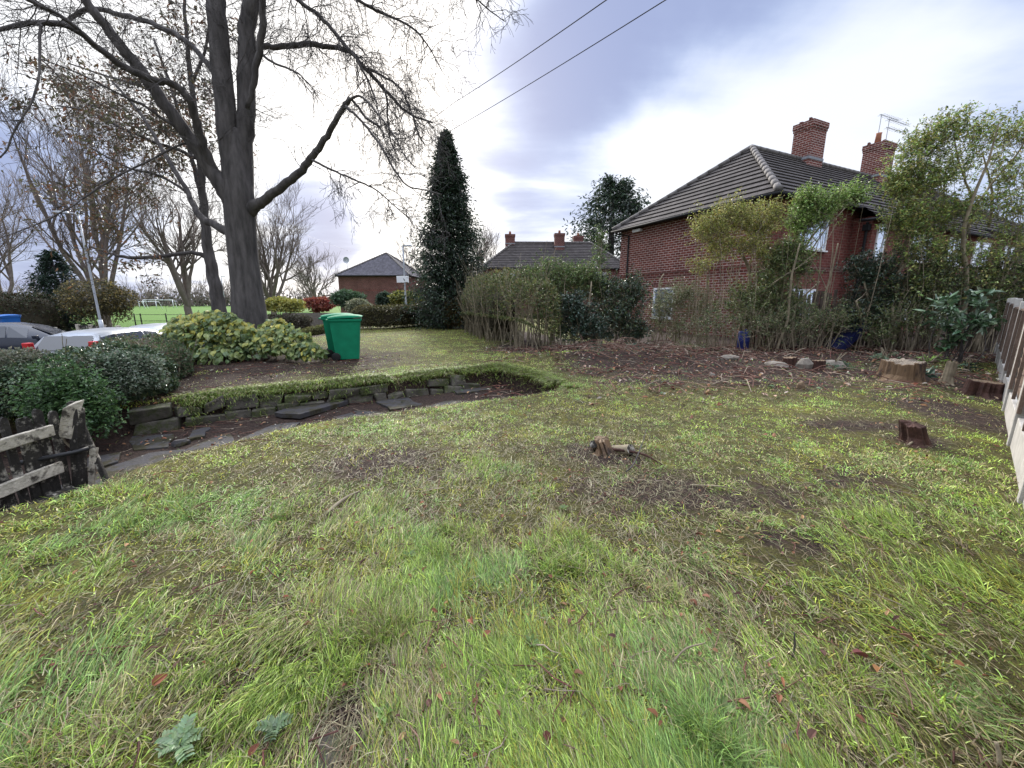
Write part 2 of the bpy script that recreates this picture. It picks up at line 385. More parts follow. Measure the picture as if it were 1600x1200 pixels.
def build_ground():
    def axis(parts): return np.unique(np.round(np.concatenate([np.arange(a, b, s) for a, b, s in parts]), 4))
    X = axis([(-900, -150, 75), (-150, -40, 8), (-40, -11, 1.2), (-11, 11, .085), (11, 16, .25), (16, 40, 1.5), (40, 150, 8), (150, 901, 75)])
    Y = axis([(-200, -20, 30), (-20, -1, 1.5), (-1, 12.5, .085), (12.5, 24, .3), (24, 60, 2), (60, 200, 8), (200, 1401, 75)])
    gx, gy = np.meshgrid(X, Y); z = H(gx, gy); V = np.c_[gx.ravel(), gy.ravel(), z.ravel()]
    nx, ny = len(X), len(Y); i = np.arange(nx*ny).reshape(ny, nx)
    F = np.stack([i[:-1, :-1], i[:-1, 1:], i[1:, 1:], i[1:, :-1]], -1).reshape(-1, 4)
    sm = np.clip(soil(gx, gy), 0, 1.2); ch = sst(.02, .1, chan(gx, gy))
    fld = ((gx < -17) & (gy > 30)).astype(float)
    C = np.c_[sm.ravel()/1.2, fld.ravel(), ch.ravel()]
    m = bpy.data.materials.new('ground'); m.use_nodes = True; MATS['ground'] = m; t = m.node_tree; t.nodes.clear()
    co = nn(t, 'ShaderNodeTexCoord').outputs['Object']
    at_ = nn(t, 'ShaderNodeAttribute', attribute_name='Col'); sp = nn(t, 'ShaderNodeSeparateXYZ', {0: at_.outputs['Color']})
    def no(s, d=6.0, r=.62): return nn(t, 'ShaderNodeTexNoise', {'Vector': co, 'Scale': s, 'Detail': d, 'Roughness': r}).outputs[0]
    a, b, c3, d4 = no(1.8), no(7.0), no(28.0), no(90.0)
    f = mth(t, 'ADD', mth(t, 'MULTIPLY', sp.outputs[0], 1.35), mth(t, 'ADD', mth(t, 'MULTIPLY', mth(t, 'SUBTRACT', a, .5), 1.6), mth(t, 'MULTIPLY', mth(t, 'SUBTRACT', b, .5), 1.7)))
    f = mapr(t, f, .25, .75)
    green = mixc(t, mapr(t, b, .35, .65), (.055, .052, .018), (.12, .115, .03))
    green = mixc(t, mapr(t, a, .52, .70), green, (.22, .21, .036))
    green = mixc(t, mapr(t, d4, .46, .62, 0, .85), green, (.03, .024, .013)); green = mixc(t, mapr(t, c3, .5, .7, 0, .8), green, (.035, .026, .017))
    so_ = mixc(t, mapr(t, c3, .3, .7), (.017, .012, .0105), (.058, .038, .030))
    so_ = mixc(t, mapr(t, d4, .58, .75, 0, .8), so_, (.13, .085, .06))
    cc = mixc(t, f, green, so_)
    cc = mixc(t, sp.outputs[1], cc, mixc(t, a, (.065, .13, .022), (.085, .165, .03)))
    bs = nn(t, 'ShaderNodeBsdfPrincipled', {'Base Color': cc, 'Roughness': .95, 'Specular IOR Level': .15})
    bp = nn(t, 'ShaderNodeBump', {'Height': mth(t, 'ADD', c3, mth(t, 'MULTIPLY', d4, .5)), 'Strength': .9, 'Distance': .035})
    t.links.new(bp.outputs[0], bs.inputs['Normal']); nn(t, 'ShaderNodeOutputMaterial', {0: bs.outputs[0]})
    tag(MB().add(V, [F], 0, C, True).build('ground', 'ground'), kind='structure')
build_ground()
def on(x, y, dz=0.0): return np.array([x, y, float(H(x, y))+dz])

# road behind the privet hedge
rd = MB(); 
for x0, x1, y0, y1 in ((-24, -10.6, 4, 34),):
    gx, gy = np.meshgrid(np.linspace(x0, x1, 30), np.linspace(y0, y1, 40)); z = np.maximum(H(gx, gy), H(gx+.3, gy))+.03
    i = np.arange(1200).reshape(40, 30)
    rd.add(np.c_[gx.ravel(), gy.ravel(), z.ravel()], [np.stack([i[:-1, :-1], i[:-1, 1:], i[1:, 1:], i[1:, :-1]], -1).reshape(-1, 4)], 0)
tag(rd.build('road', 'asphalt'), kind='structure')

# ------------------------------------------------------------------ houses
def lerp(a, b, t): return a+(b-a)*t
def roof_face(mb, A, B, C, Dp, pitchlen=.38, lift=.05, mat=0):
    # A-B eave, D-C top (D above A); stepped tile courses
    A, B, C, Dp = (np.array(p, float) for p in (A, B, C, Dp))
    L = np.linalg.norm((C+Dp)/2-(A+B)/2); n = max(3, int(L/pitchlen))
    nor = np.cross(B-A, (Dp if np.linalg.norm(Dp-A) > .1 else C)-A); nor /= np.linalg.norm(nor)
    for i in range(n):
        t0, t1 = i/n, (i+1)/n
        a, b, c, d = lerp(A, Dp, t0)+nor*lift, lerp(B, C, t0)+nor*lift, lerp(B, C, t1), lerp(A, Dp, t1)
        mb.add([a, b, c, d], [[0, 1, 2, 3]], mat)
        mb.add([lerp(A, Dp, t0)-nor*.01, lerp(B, C, t0)-nor*.01, b, a], [[0, 1, 2, 3]], mat)
def ridge(mb, p, q, r=.11, mat=0):
    p, q = np.array(p, float), np.array(q, float); L = np.linalg.norm(q-p); n = max(2, int(L/.45))
    for i in range(n):
        a, b = lerp(p, q, i/n), lerp(p, q, (i+1.04)/n); mb.tubes([([a, b], [r*1.04, r*.96])], 8, mat, cap=True)
def chimney(par, c, d, z0, z1, brickm, pots=(), ragged=True):
    m = MB(); x, y = c; w, e = d
    m.box((x, y, (z0+z1-.45)/2), (w, e, z1-.45-z0)); m.box((x, y, z1-.39), (w+.05, e+.05, .12)); m.box((x, y, z1-.21), (w+.10, e+.10, .24))
    o = m.build('chimney', brickm, par, uv=True)
    for k in range(7 if ragged else 0):
        t = MB(); t.box((x+(k/6-.5)*.95*w, y+rng.uniform(-.45, .45)*e, z1-.05), (.2, .11, rng.uniform(.05, .16)), rng.uniform(0, .3), jit=.01); t.build('loose_brick', 'brick_far', o, uv=True)
    f = MB(); f.box((x, y, z0+.78), (w+.05, e+.05, .12)); f.build('flashing', 'lead', o)
    for (dx, dy, h) in pots:
        p = MB(); p.tubes([([(x+dx, y+dy, z1-.1), (x+dx, y+dy, z1+h*.85), (x+dx, y+dy, z1+h)], [.15, .12, .14])], 12, cap=True); p.build('chimney_pot', 'terracotta', o)
    return o
def window(par, face, s, z, w, h, div=2, lights=True):
    # face: (origin xy, along xy, outward xy)
    o, al, ou = (np.array(v, float) for v in face); rz = math.atan2(al[1], al[0])
    def P(ds, out, dz): q = o+al*(s+ds)+ou*out; return (q[0], q[1], z+dz)
    m = MB(); fw = .07
    m.box(P(0, .0, h/2-fw/2), (w, .10, fw), rz); m.box(P(0, .0, -h/2+fw/2), (w, .10, fw), rz)
    for k in (-1, 1): m.box(P(k*(w/2-fw/2), .0, 0), (fw, .096, h-2*fw), rz)
    for k in range(1, div): m.box(P(-w/2+w*k/div, .0, 0), (fw, .092, h-2*fw), rz)
    m.box(P(0, .03, -h/2-.03), (w+.12, .16, .05), rz)
    wn = m.build('window', 'white_paint', par)
    g = MB(); g.box(P(0, -.005, 0), (w-.06, .05, h-.06), rz); g.build('pane', 'glass', wn)
    return wn

# main brick house (right). Local x = along the front, y = back, z up
A0 = gz(1217, 300, 5.0); B0 = gz(957, 362, 5.0); hu = (B0-A0)[:2]; HW = np.linalg.norm(hu); hu /= HW
hrz = math.atan2(-hu[0], hu[1]); HL = 27.0; EZ = 5.0; RZ = 8.2; INS = 4.2
hh = thing('brick_house', 'large red brick house with hipped brown tiled roof and two chimneys beside the tall shrubs', 'house', (A0[0], A0[1], 0), hrz)
w_ = MB(); ov = .32
def wallq(mb, a, b, z0, z1, m=0): mb.add([(a[0], a[1], z0), (b[0], b[1], z0), (b[0], b[1], z1), (a[0], a[1], z1)], [[0, 1, 2, 3]], m)
yb = HW-ov; x0 = ov
wallq(w_, (x0, yb), (x0, ov), -.3, EZ, 0)
wallq(w_, (x0, ov), (HL-ov, ov), -.3, EZ, 1); wallq(w_, (HL-ov, ov), (HL-ov, yb), -.3, EZ, 1); wallq(w_, (HL-ov, yb), (x0, yb), -.3, EZ, 1)
wx0, wx1, wy = 5.3, 15.5, -.35
wallq(w_, (wx0, ov), (wx0, wy), -.3, EZ-.35, 1); wallq(w_, (wx0, wy), (wx1, wy), -.3, EZ-.35, 1); wallq(w_, (wx1, wy), (wx1, ov), -.3, EZ-.35, 1)
wo = w_.build('wall', ['brick_side', 'brick_front'], hh, uv=True)
bc = MB()
for zc in (2.62, 2.78): bc.box((x0-.004, HW/2, zc), (.03, HW-2*ov, .07))
bc.box(((wx0+x0)/2, ov-.004, 2.7), (wx0-x0, .03, .2)); bc.build('brick_band', 'brick_far', hh, uv=True)
rf = MB(); ap0 = (INS, HW/2, RZ); ap1 = (HL-INS, HW/2, RZ); ez = EZ+.02
c00, c10, c11, c01 = (0, 0, ez), (HL, 0, ez), (HL, HW, ez), (0, HW, ez)
roof_face(rf, c01, c00, ap0, ap0); roof_face(rf, c00, c10, ap1, ap0); roof_face(rf, c11, c01, ap0, ap1); roof_face(rf, c10, c11, ap1, ap1)
roof_face(rf, (wx0-.3, -.62, EZ-.46), (wx1+.3, -.62, EZ-.46), (wx1+.3, 0, EZ+.05), (wx0-.3, 0, EZ+.05))
ro = rf.build('roof', 'roof_tile', hh, uv=True)
rr = MB()
for p, q in ((c00, ap0), (c01, ap0), (ap0, ap1), (c10, ap1), (c11, ap1)): ridge(rr, np.array(p)+(0, 0, .05), np.array(q)+(0, 0, .06), .12)
rr.build('ridge_tile', 'ridge_tile', ro)
gt = MB()
def gut(pts): gt.tubes([([p, q], [.055, .055]) for p, q in zip(pts[:-1], pts[1:])], 8, 0, cap=True)
gut([(-.06, HW, ez-.05), (-.06, -.06, ez-.05), (wx0-.3, -.06, ez-.05)]); gut([(wx1+.3, -.06, ez-.05), (HL, -.06, ez-.05)]); gut([(wx0-.36, -.06, EZ-.5), (wx0-.36, -.68, EZ-.52), (wx1+.3, -.68, EZ-.52)])
gt.build('gutter', 'black_plastic', hh)
sf = MB(); sf.box((ov/2, HW/2, EZ-.03), (ov-.02, HW, .05)); sf.box((HL/2, ov/2, EZ-.034), (HL, ov-.02, .05)); sf.box(((wx0+wx1)/2, -.48, EZ-.47), (wx1-wx0+.5, .24, .05)); sf.build('soffit', 'black_paint', hh)
dp = MB(); dp.tubes([([(.12, HW-.15, EZ-.12), (.27, HW-.95, EZ-.32), (.27, HW-.95, -.2)], [.04]*3)], 8); dp.build('downpipe', 'black_plastic', hh); dp = MB(); dp.tubes([([(wx0-.09, -.2, EZ-.55), (wx0-.09, -.2, -.2)], [.05]*2)], 8); dp.box((wx0-.09, -.2, EZ-.75), (.2, .2, .22)); dp.build('downpipe', 'black_plastic', hh)
ln = MB(); ln.box((.2, HW-1.6, EZ-.17), (.16, .5, .12)); ln.build('vent_box', 'white_paint', hh)
side = ((x0, yb), (0, -1), (-1, 0)); front = ((0, ov), (1, 0), (0, -1)); wingf = ((0, wy), (1, 0), (0, -1))
window(hh, side, 3.15, 1.42, 1.2, 1.35, 1)
li = MB(); li.box((x0-.01, yb-3.15, 2.21), (.04, 1.3, .24)); li.build('lintel', 'brick_far', hh, uv=True)
for s_, z_, w2, h2, fc in ((2.75, 3.95, 1.75, 1.15, front), (2.6, 1.35, 1.7, 1.2, front), (5.95, 3.75, .62, 1.3, wingf), (9.3, 3.7, 1.7, 1.1, wingf), (12.6, 3.7, 1.7, 1.2, wingf), (14.9, 3.7, .7, 1.2, wingf), (17.8, 3.9, 1.8, 1.2, front), (21.5, 3.9, 1.7, 1.2, front), (9.0, 1.3, 1.7, 1.2, wingf), (13, 1.3, 1.7, 1.2, wingf)):
    window(hh, fc, s_, z_, w2, h2, 2 if w2 > 1 else 1)
chimney(hh, (8.3, HW/2), (1.15, .85), RZ-.75, RZ+1.75, 'brick_side')
ch2 = chimney(hh, (14.7, HW/2), (1.15, .95), RZ-.75, RZ+1.8, 'brick_side', [(-.3, 0, .45)])
ae = MB(); zc = RZ+1.8
def yagi(x, y, z, L, n):
    r = .014; P = [([(x-L*.1, y, z), (x+L, y, z+.03*L)], [r, r])]
    for k in range(n): xx = x+L*k/(n-1); P.append(([(xx, y-.18, z+.03*(xx-x)), (xx, y+.18, z+.03*(xx-x))], [.01, .01]))
    ae.tubes(P, 5)
ae.tubes([([(14.75, HW/2-.2, zc-.5), (14.75, HW/2-.2, zc+1.15)], [.02, .02]), ([(15.4, HW/2+.5, RZ-.6), (15.4, HW/2+.5, zc+1.75)], [.02, .02])], 6)
yagi(14.75, HW/2-.2, zc+1.1, 1.9, 8); yagi(14.75, HW/2-.2, zc+.7, 1.9, 8); yagi(15.4, HW/2+.5, zc+1.7, 1.9, 9)
ae.build('aerial', 'metal_grey', ch2)

def simple_house(label, corner, rz, L, Wd, ez, rzz, ins, roofm, wins=(), chs=(), bm='brick_far', group=None):
    h = thing('brick_house', label, 'house', (corner[0], corner[1], corner[2]), rz); o = .25
    m = MB(); c = [(o, o), (L-o, o), (L-o, Wd-o), (o, Wd-o)]
    for i in range(4): wallq(m, c[i], c[(i+1) % 4], -1.5, ez)
    m.build('wall', bm, h, uv=True)
    r = MB(); a0, a1 = (ins, Wd/2, rzz), (L-ins, Wd/2, rzz); q = [(0, 0, ez), (L, 0, ez), (L, Wd, ez), (0, Wd, ez)]
    roof_face(r, q[0], q[1], a1, a0, .34); roof_face(r, q[1], q[2], a1, a1, .34); roof_face(r, q[2], q[3], a0, a1, .34); roof_face(r, q[3], q[0], a0, a0, .34)
    rm = r.build('roof', roofm, h, uv=True)
    k = MB()
    for p, s_ in ((q[0], a0), (q[3], a0), (a0, a1), (q[1], a1), (q[2], a1)): ridge(k, np.array(p)+(0, 0, .05), np.array(s_)+(0, 0, .06), .13)
    k.build('ridge_tile', 'ridge_tile', rm)
    g = MB(); 
    for i in range(4): g.tubes([([np.array(q[i])-(0, 0, .08), np.array(q[(i+1) % 4])-(0, 0, .08)], [.07, .07])], 6)
    g.build('gutter', 'black_plastic', h)
    for x, z, w2, h2 in wins: window(h, ((0, o), (1, 0), (0, -1)), x, z, w2, h2)
    for x, y, dz in chs: chimney(h, (x, y), (1.1, .85), rzz-.9-(abs(y-Wd/2)*.5), rzz+dz, 'brick_far', ((0, 0, .25),), False)
    return h
# middle distance house behind the unkempt hedge
q = at(752, 418, 44); q2 = at(985, 426, 44.0)
h2 = simple_house('brick house with grey tiled roof and three chimneys between the conifer and the big house', (q[0], q[1], 0), R(2), 16.2, 8.5, 5.0, 8.1, 3.6, 'roof_tile', ((2.6, 3.9, 2.1, 1.4), (12.8, 3.9, 1.6, 1.3), (7.5, 3.9, 1.8, 1.3)), ((3.2, 4.25, 1.0), (8.8, 3.4, 1.0), (11.3, 5.2, 1.0)))
# far house with one blank side wall
q = at(524, 433, 57)
h3 = simple_house('far brick house with a blank side wall and grey hipped slate roof', (q[0], q[1], 0), R(-1.5), 10.4, 13, 5.0, 8.6, 5.1, 'roof_slate', (), ())
h3w = [c for c in h3.children if c.name.startswith('wall')][0]
sd_ = MB(); sd_.tubes([([(.5, 3, 5.3), (.5, 3, 7.2)], [.03, .03])], 6)
a = np.arange(16)*math.pi/8; ring = [np.c_[.5+r*np.cos(a), np.full(16, 3-.1-d), 7.3+r*np.sin(a)] for r, d in ((.45, .12), (.25, .03), (.03, 0))]
sd_.add(np.vstack(ring), [[i, (i+1) % 16, 16+(i+1) % 16, 16+i] for i in range(16)]+[[16+i, 16+(i+1) % 16, 32+(i+1) % 16, 32+i] for i in range(16)])
sd_.build('satellite_dish', 'metal_grey', h3)
b_ = MB(); b_.box((5.2, .24, 3.0), (9.8, .03, .12)); b_.build('brick_band', 'brick_front', h3, uv=True)

# ------------------------------------------------------------------ plant helpers
def pal(P, n, jit=.22, rg=rng):
    P = np.array(P); c = P[rg.integers(0, len(P), n)]*(1+rg.uniform(-jit, jit, (n, 1))); return np.clip(c*(1+rg.normal(0, .05, (n, 3))), .003, .9)
def unit(n, rg=rng):
    v = rg.normal(0, 1, (n, 3)); return v/np.linalg.norm(v, axis=1, keepdims=True)
def put_leaves(mb, P, L, Wd, palette, up=.5, droop=0.0, mat=0, oval=False, fold=.18, out=None, jit=.22):
    n = len(P); A = unit(n); A[:, 2] = A[:, 2]*.7-droop
    if out is not None: A = A+out*.8
    N_ = unit(n); N_[:, 2] = np.abs(N_[:, 2])+up
    mb.leaves(P, A, N_, L*rng.uniform(.65, 1.3, n), Wd*rng.uniform(.7, 1.25, n), pal(palette, n, jit), mat, fold, oval)
def clumps(C, rad, n, k=7, sub=.42, rg=rng):
    # n points in an ellipsoid (C, rad) gathered in k sub-clumps with gaps
    C = np.array(C); rad = np.array(rad)*np.ones(3)
    cc = C+unit(k, rg)*rad*(rg.uniform(.15, 1, (k, 1))**.45)*(1-sub*.6)
    w = rg.integers(0, k, n); g = rg.normal(0, 1, (n, 3)); g /= np.maximum(np.linalg.norm(g, axis=1, keepdims=True)/1.8, 1)
    return cc[w]+g*rad*sub*.62
def smooth_line(P, Rr, sub=4):
    P = np.array(P, float); Rr = np.array(Rr, float); n = len(P)
    Q = np.vstack([2*P[0]-P[1], P, 2*P[-1]-P[-2]]); o = []; r = []
    for i in range(n-1):
        for k in range(sub):
            t = k/sub; a, b, c, d = Q[i], Q[i+1], Q[i+2], Q[i+3]
            o.append(.5*((2*b)+(-a+c)*t+(2*a-5*b+4*c-d)*t*t+(-a+3*b-3*c+d)*t**3)); r.append(Rr[i]*(1-t)+Rr[i+1]*t)
    o.append(P[-1]); r.append(Rr[-1]); return np.array(o), np.array(r)
def trace(pts, D0, D1, sub=4, wob=True):
    pts = np.array(pts, float); d = np.r_[0, np.cumsum(np.hypot(*np.diff(pts[:, :2], axis=0).T))]; d /= d[-1]
    P = []; Rr = []
    for (px, py, w), t in zip(pts, d):
        Y = D0+(D1-D0)*t; r = ray(px, py); P.append(at(px, py, Y)); Rr.append(w/2/FPX*Y/r[1])
    L_, r_ = smooth_line(P, Rr, sub)
    if wob: 
        w_ = np.random.default_rng(len(pts)*7+int(abs(pts[0][0]))).normal(0, 1, L_.shape)*np.minimum(r_*.2, .014)[:, None]; w_[:2] = 0; L_ = L_+w_
    return L_, r_
def norm(v): return v/(np.linalg.norm(v)+1e-9)
def twig(p, d, L, r, lev, out, rg, up=.05, wander=.22, kids=(6, 5, 4), seg=5, rmin=.003, ratio=(.4, .7), spread=(.5, 1.0), t0=.25, tips=None):
    P = [np.array(p)]; d = norm(np.array(d)); ds = [d]
    for i in range(seg):
        d = norm(d+rg.normal(0, wander, 3)+np.array([0, 0, up])); P.append(P[-1]+d*L/seg); ds.append(d)
    rr = np.linspace(r, max(r*.35, rmin), seg+1); out.append((np.array(P), rr))
    if lev <= 0:
        if tips is not None: tips.append(P[-1]); tips.append(P[-3])
        return
    nk = kids[min(lev-1, len(kids)-1)]; nk = max(1, int(nk*rg.uniform(.7, 1.3)))
    for k in range(nk):
        t = rg.uniform(t0, 1) if k else 1.0; f = t*seg; i = min(int(f), seg-1); q = P[i]+(P[i+1]-P[i])*(f-i)
        pd = rg.normal(0, 1, 3); pd = norm(pd-ds[i+1]*(pd@ds[i+1])); c = norm(ds[i+1]+pd*rg.uniform(*spread)*(.5 if k == 0 else 1))
        twig(q, c, L*rg.uniform(*ratio), max(rr[i]*.6, rmin), lev-1, out, rg, up, wander, kids, max(3, seg-1), rmin, ratio, spread, t0, tips)
def sprout(line, n, L, r, lev, out, rg, t0=.1, up=.05, spread=(.6, 1.2), bias=None, **kw):
    P, Rr = line; T = np.gradient(P, axis=0); T /= np.linalg.norm(T, axis=1, keepdims=True)
    for k in range(n):
        i = int(rg.uniform(t0, 1)*(len(P)-1)); pd = rg.normal(0, 1, 3)
        if bias is not None: pd = pd+np.array(bias)
        pd = norm(pd-T[i]*(pd@T[i])); d = norm(T[i]*rg.uniform(.2, .9)+pd*rg.uniform(*spread))
        twig(P[i], d, rg.uniform(*L), min(r, Rr[i]*.6), lev, out, rg, up, **kw)

# ------------------------------------------------------------------ big bare tree on the mound
rg = np.random.default_rng(5); TD = 10.6
bt = thing('bare_tree', 'big bare broadleaf tree with thick grey forked trunk rising from the yellowing leaves', 'tree', on(-6.9, 10.6))
bl = np.array(bt.location)
limbs = dict(
 T=trace([(398, 556, 74.0), (394, 535, 60.0), (391, 505, 50.0), (386, 450, 43.0), (380, 400, 41.0), (376, 350, 42.0), (373, 305, 43.0), (371, 270, 36.0), (369, 235, 26.0), (368, 200, 8.0)], TD, TD, 5, False),
 A=trace([(370, 320, 36.0), (361, 250, 30.0), (354, 190, 29.0), (348, 120, 29.0), (341, 50, 28.0), (335, -20, 26.0), (326, -130, 26.0), (318, -260, 18.0), (322, -420, 8.0)], TD-.05, TD+.3),
 B=trace([(377, 320, 34.0), (380, 250, 27.0), (383, 190, 25.0), (384, 120, 25.0), (385, 60, 24.0), (393, 0, 22.0), (408, -90, 20.0), (420, -200, 14.0), (424, -340, 6.0)], TD+.05, TD+.6),
 L1=trace([(374, 334, 36.0), (358, 306, 27.9), (338, 278, 23.4), (308, 232, 20.7), (278, 190, 18.9), (248, 150, 18.9), (228, 122, 17.1), (205, 92, 16.2), (178, 58, 15.3), (150, 22, 13.5), (122, -15, 11.7), (60, -95, 8.1), (10, -170, 4.5)], TD, TD-2.0),
 L2=trace([(345, 292, 14.4), (322, 240, 14.4), (312, 210, 12.8), (302, 170, 11.2), (284, 142, 10.4), (262, 128, 10.4), (240, 126, 9.6), (196, 106, 10.4), (150, 72, 9.6), (108, 42, 8.8), (60, 36, 7.2), (0, 46, 5.6), (-70, 78, 3.2)], TD-.1, TD-3.2),
 L3=trace([(340, 122, 8.8), (318, 92, 8.0), (296, 68, 8.0), (262, 48, 8.0), (228, 34, 7.2), (180, 22, 7.2), (140, 14, 6.4), (90, 40, 4.8), (40, 34, 4.0), (-40, 60, 2.4)], TD+.1, TD+1.8),
 L4=trace([(374, 372, 20.4), (356, 361, 14.4), (336, 352, 11.9), (314, 340, 10.2), (302, 318, 7.6), (284, 284, 6.8), (262, 248, 6.0), (240, 210, 5.1), (214, 170, 4.2), (176, 128, 3.0)], TD, TD+1.5),
 L5=trace([(150, 72, 6.3), (110, 36, 6.3), (70, 12, 6.3), (20, -10, 5.6), (-60, -40, 3.5)], TD-2.2, TD-3.4),
 L6=trace([(64, 38, 4.5), (62, 60, 3.9), (62, 100, 3.2), (58, 135, 3.2), (44, 170, 2.9), (22, 205, 2.6), (8, 238, 2.3), (-20, 256, 1.6)], TD-2.85, TD-3.6),
 L7=trace([(300, 222, 3.3), (270, 230, 3.3), (235, 250, 3.0), (190, 272, 2.8), (150, 296, 2.8), (118, 318, 2.5), (70, 345, 2.0), (0, 372, 1.4), (-40, 385, 1.1)], TD-.4, TD-3.0),
 L8=trace([(308, 226, 4.5), (285, 205, 4.5), (258, 188, 4.5), (225, 165, 3.9), (196, 152, 3.2), (130, 118, 2.3), (60, 90, 1.6)], TD-.4, TD-1.9),
 R1=trace([(372, 344, 34), (385, 332, 26), (398, 322, 18), (412, 313, 14), (436, 296, 12.6), (462, 276, 11.7), (480, 254, 10.8), (498, 232, 9.5), (516, 205, 8.6), (532, 174, 7.7), (548, 154, 7.2)], TD+.12, TD-1.2),
 R1a=trace([(545, 156, 4.5), (562, 150, 3.4), (580, 166, 3.0), (600, 190, 2.6), (618, 216, 2.2), (630, 240, 1.9), (648, 262, 1.5)], TD-1.3, TD-2),
 R1b=trace([(540, 166, 4.5), (556, 180, 3.8), (574, 200, 3.8), (596, 230, 3.4), (614, 262, 3.0), (636, 290, 2.4), (660, 296, 2.0), (690, 304, 1.4)], TD-1.3, TD-1.9),
 R1c=trace([(548, 154, 3.8), (560, 168, 3.8), (572, 184, 3.8), (594, 199, 3.4)], TD-1.3, TD-1.2),
 R1d=trace([(488, 250, 3.8), (510, 262, 3.4), (540, 275, 3.0), (570, 288, 2.6), (590, 298, 2.2), (612, 318, 1.8), (640, 342, 1.4)], TD-.9, TD-1.5),
 R2=trace([(382, 82, 12.8), (398, 77, 9.6), (420, 73, 8.0), (450, 73, 8.0), (480, 68, 8.0), (510, 72, 7.2), (545, 80, 6.8), (566, 102, 6.4), (590, 128, 5.2), (616, 156, 4.4), (640, 178, 3.6), (676, 192, 2.4)], TD+.3, TD+1.6),
 R2b=trace([(566, 104, 3.8), (596, 118, 3.5), (622, 135, 2.9), (640, 168, 2.5), (650, 200, 2.1), (664, 228, 1.4)], TD+1.1, TD+.4),
 R2c=trace([(598, 132, 3.1), (604, 152, 2.8), (606, 185, 2.4), (610, 220, 1.8), (624, 250, 1.1)], TD+1.2, TD+1),
 R3=trace([(396, -30, 9.8), (430, -45, 7.7), (466, 0, 6.3), (500, 26, 5.9), (524, 52, 5.2), (545, 78, 4.5), (560, 98, 3.5), (585, 150, 2.4), (600, 215, 1.4)], TD+.3, TD-.6),
 R4=trace([(386, 170, 6.8), (395, 128, 9.3), (404, 80, 10.2), (410, 35, 10.2), (414, -20, 9.3), (440, -110, 6.8), (480, -190, 3.4)], TD-.1, TD-.8),
 R5=trace([(414, -20, 6.3), (450, -60, 5.6), (510, -40, 4.9), (560, 0, 4.5), (600, 22, 3.8), (640, 40, 3.1), (668, 70, 2.1), (690, 110, 1.4)], TD-.6, TD+.3),
 R6=trace([(408, -90, 7.8), (470, -130, 6.5), (560, -120, 5.2), (650, -80, 3.9), (720, -25, 2.9), (760, 12, 2.0), (790, 34, 1.2)], TD+.3, TD-.6),
 R7=trace([(404, 80, 4.2), (424, 96, 3.5), (452, 108, 2.8), (470, 118, 2.1), (498, 150, 1.1)], TD-.2, TD-.7))
tk = MB(); tk.tubes([limbs['T']], 18, cap=True)
for a_ in range(6):
    an = a_*1.05+.3; b0 = bl+np.array([0, 0, .42]); e_ = bl+np.array([math.cos(an)*.95, math.sin(an)*.95, -.12])
    P, Rr = smooth_line([b0+np.array([math.cos(an)*.14, math.sin(an)*.14, .25]), b0+np.array([math.cos(an)*.36, math.sin(an)*.36, -.2]), e_], [.2, .16, .05]); tk.tubes([(P, Rr)], 8)
tk.build('trunk', 'bark', bt, loc=bl)
bt_ch = tk = None
for k, ln_ in limbs.items():
    if k == 'T': continue
    m_ = MB(); m_.tubes([ln_], 10 if ln_[1][0] > .06 else 7, cap=True); o_ = m_.build('limb', 'bark', bt, loc=bl)
    o_.location = (0, 0, 0)
for o_ in bt.children: o_.location = (0, 0, 0)
tw = []
for k, n, L, up, lev in (('A', 36, (.6, 1.8), .08, 2), ('B', 40, (.6, 1.8), .08, 2), ('L1', 34, (.7, 1.8), .0, 2), ('L2', 32, (.6, 1.4), -.02, 2), ('L3', 18, (.5, 1.3), -.04, 2), ('L4', 12, (.5, 1.2), 0, 2), ('L5', 12, (.5, 1.2), 0, 2), ('L6', 9, (.3, .8), -.1, 1),
                         ('L7', 14, (.25, .7), -.06, 1), ('L8', 9, (.4, .9), -.04, 1), ('R1', 6, (.5, 1.1), -.12, 1), ('R1a', 9, (.4, .9), -.22, 1), ('R1b', 16, (.4, .9), -.15, 2), ('R1d', 24, (.35, .9), -.15, 2),
                         ('R2', 48, (.5, 1.3), -.16, 2), ('R2b', 30, (.4, 1.0), -.14, 2), ('R2c', 22, (.4, 1.0), -.14, 2), ('R3', 40, (.5, 1.3), -.18, 2), ('R4', 12, (.5, 1.3), .05, 2), ('R5', 44, (.5, 1.3), -.12, 2), ('R6', 34, (.4, 1.0), -.14, 2), ('R7', 14, (.4, .9), -.2, 1)):
    P, Rr = limbs[k]
    sprout((P-bl, Rr), int(n*.95), L, .010, lev, tw, rg, .18, up*.6, wander=.25, kids=(6, 5), rmin=.003, seg=6)
TWIGS = MB(); TWIGS.tubes(tw, 4); TWIGS.build('twig_crown', 'bark', bt)

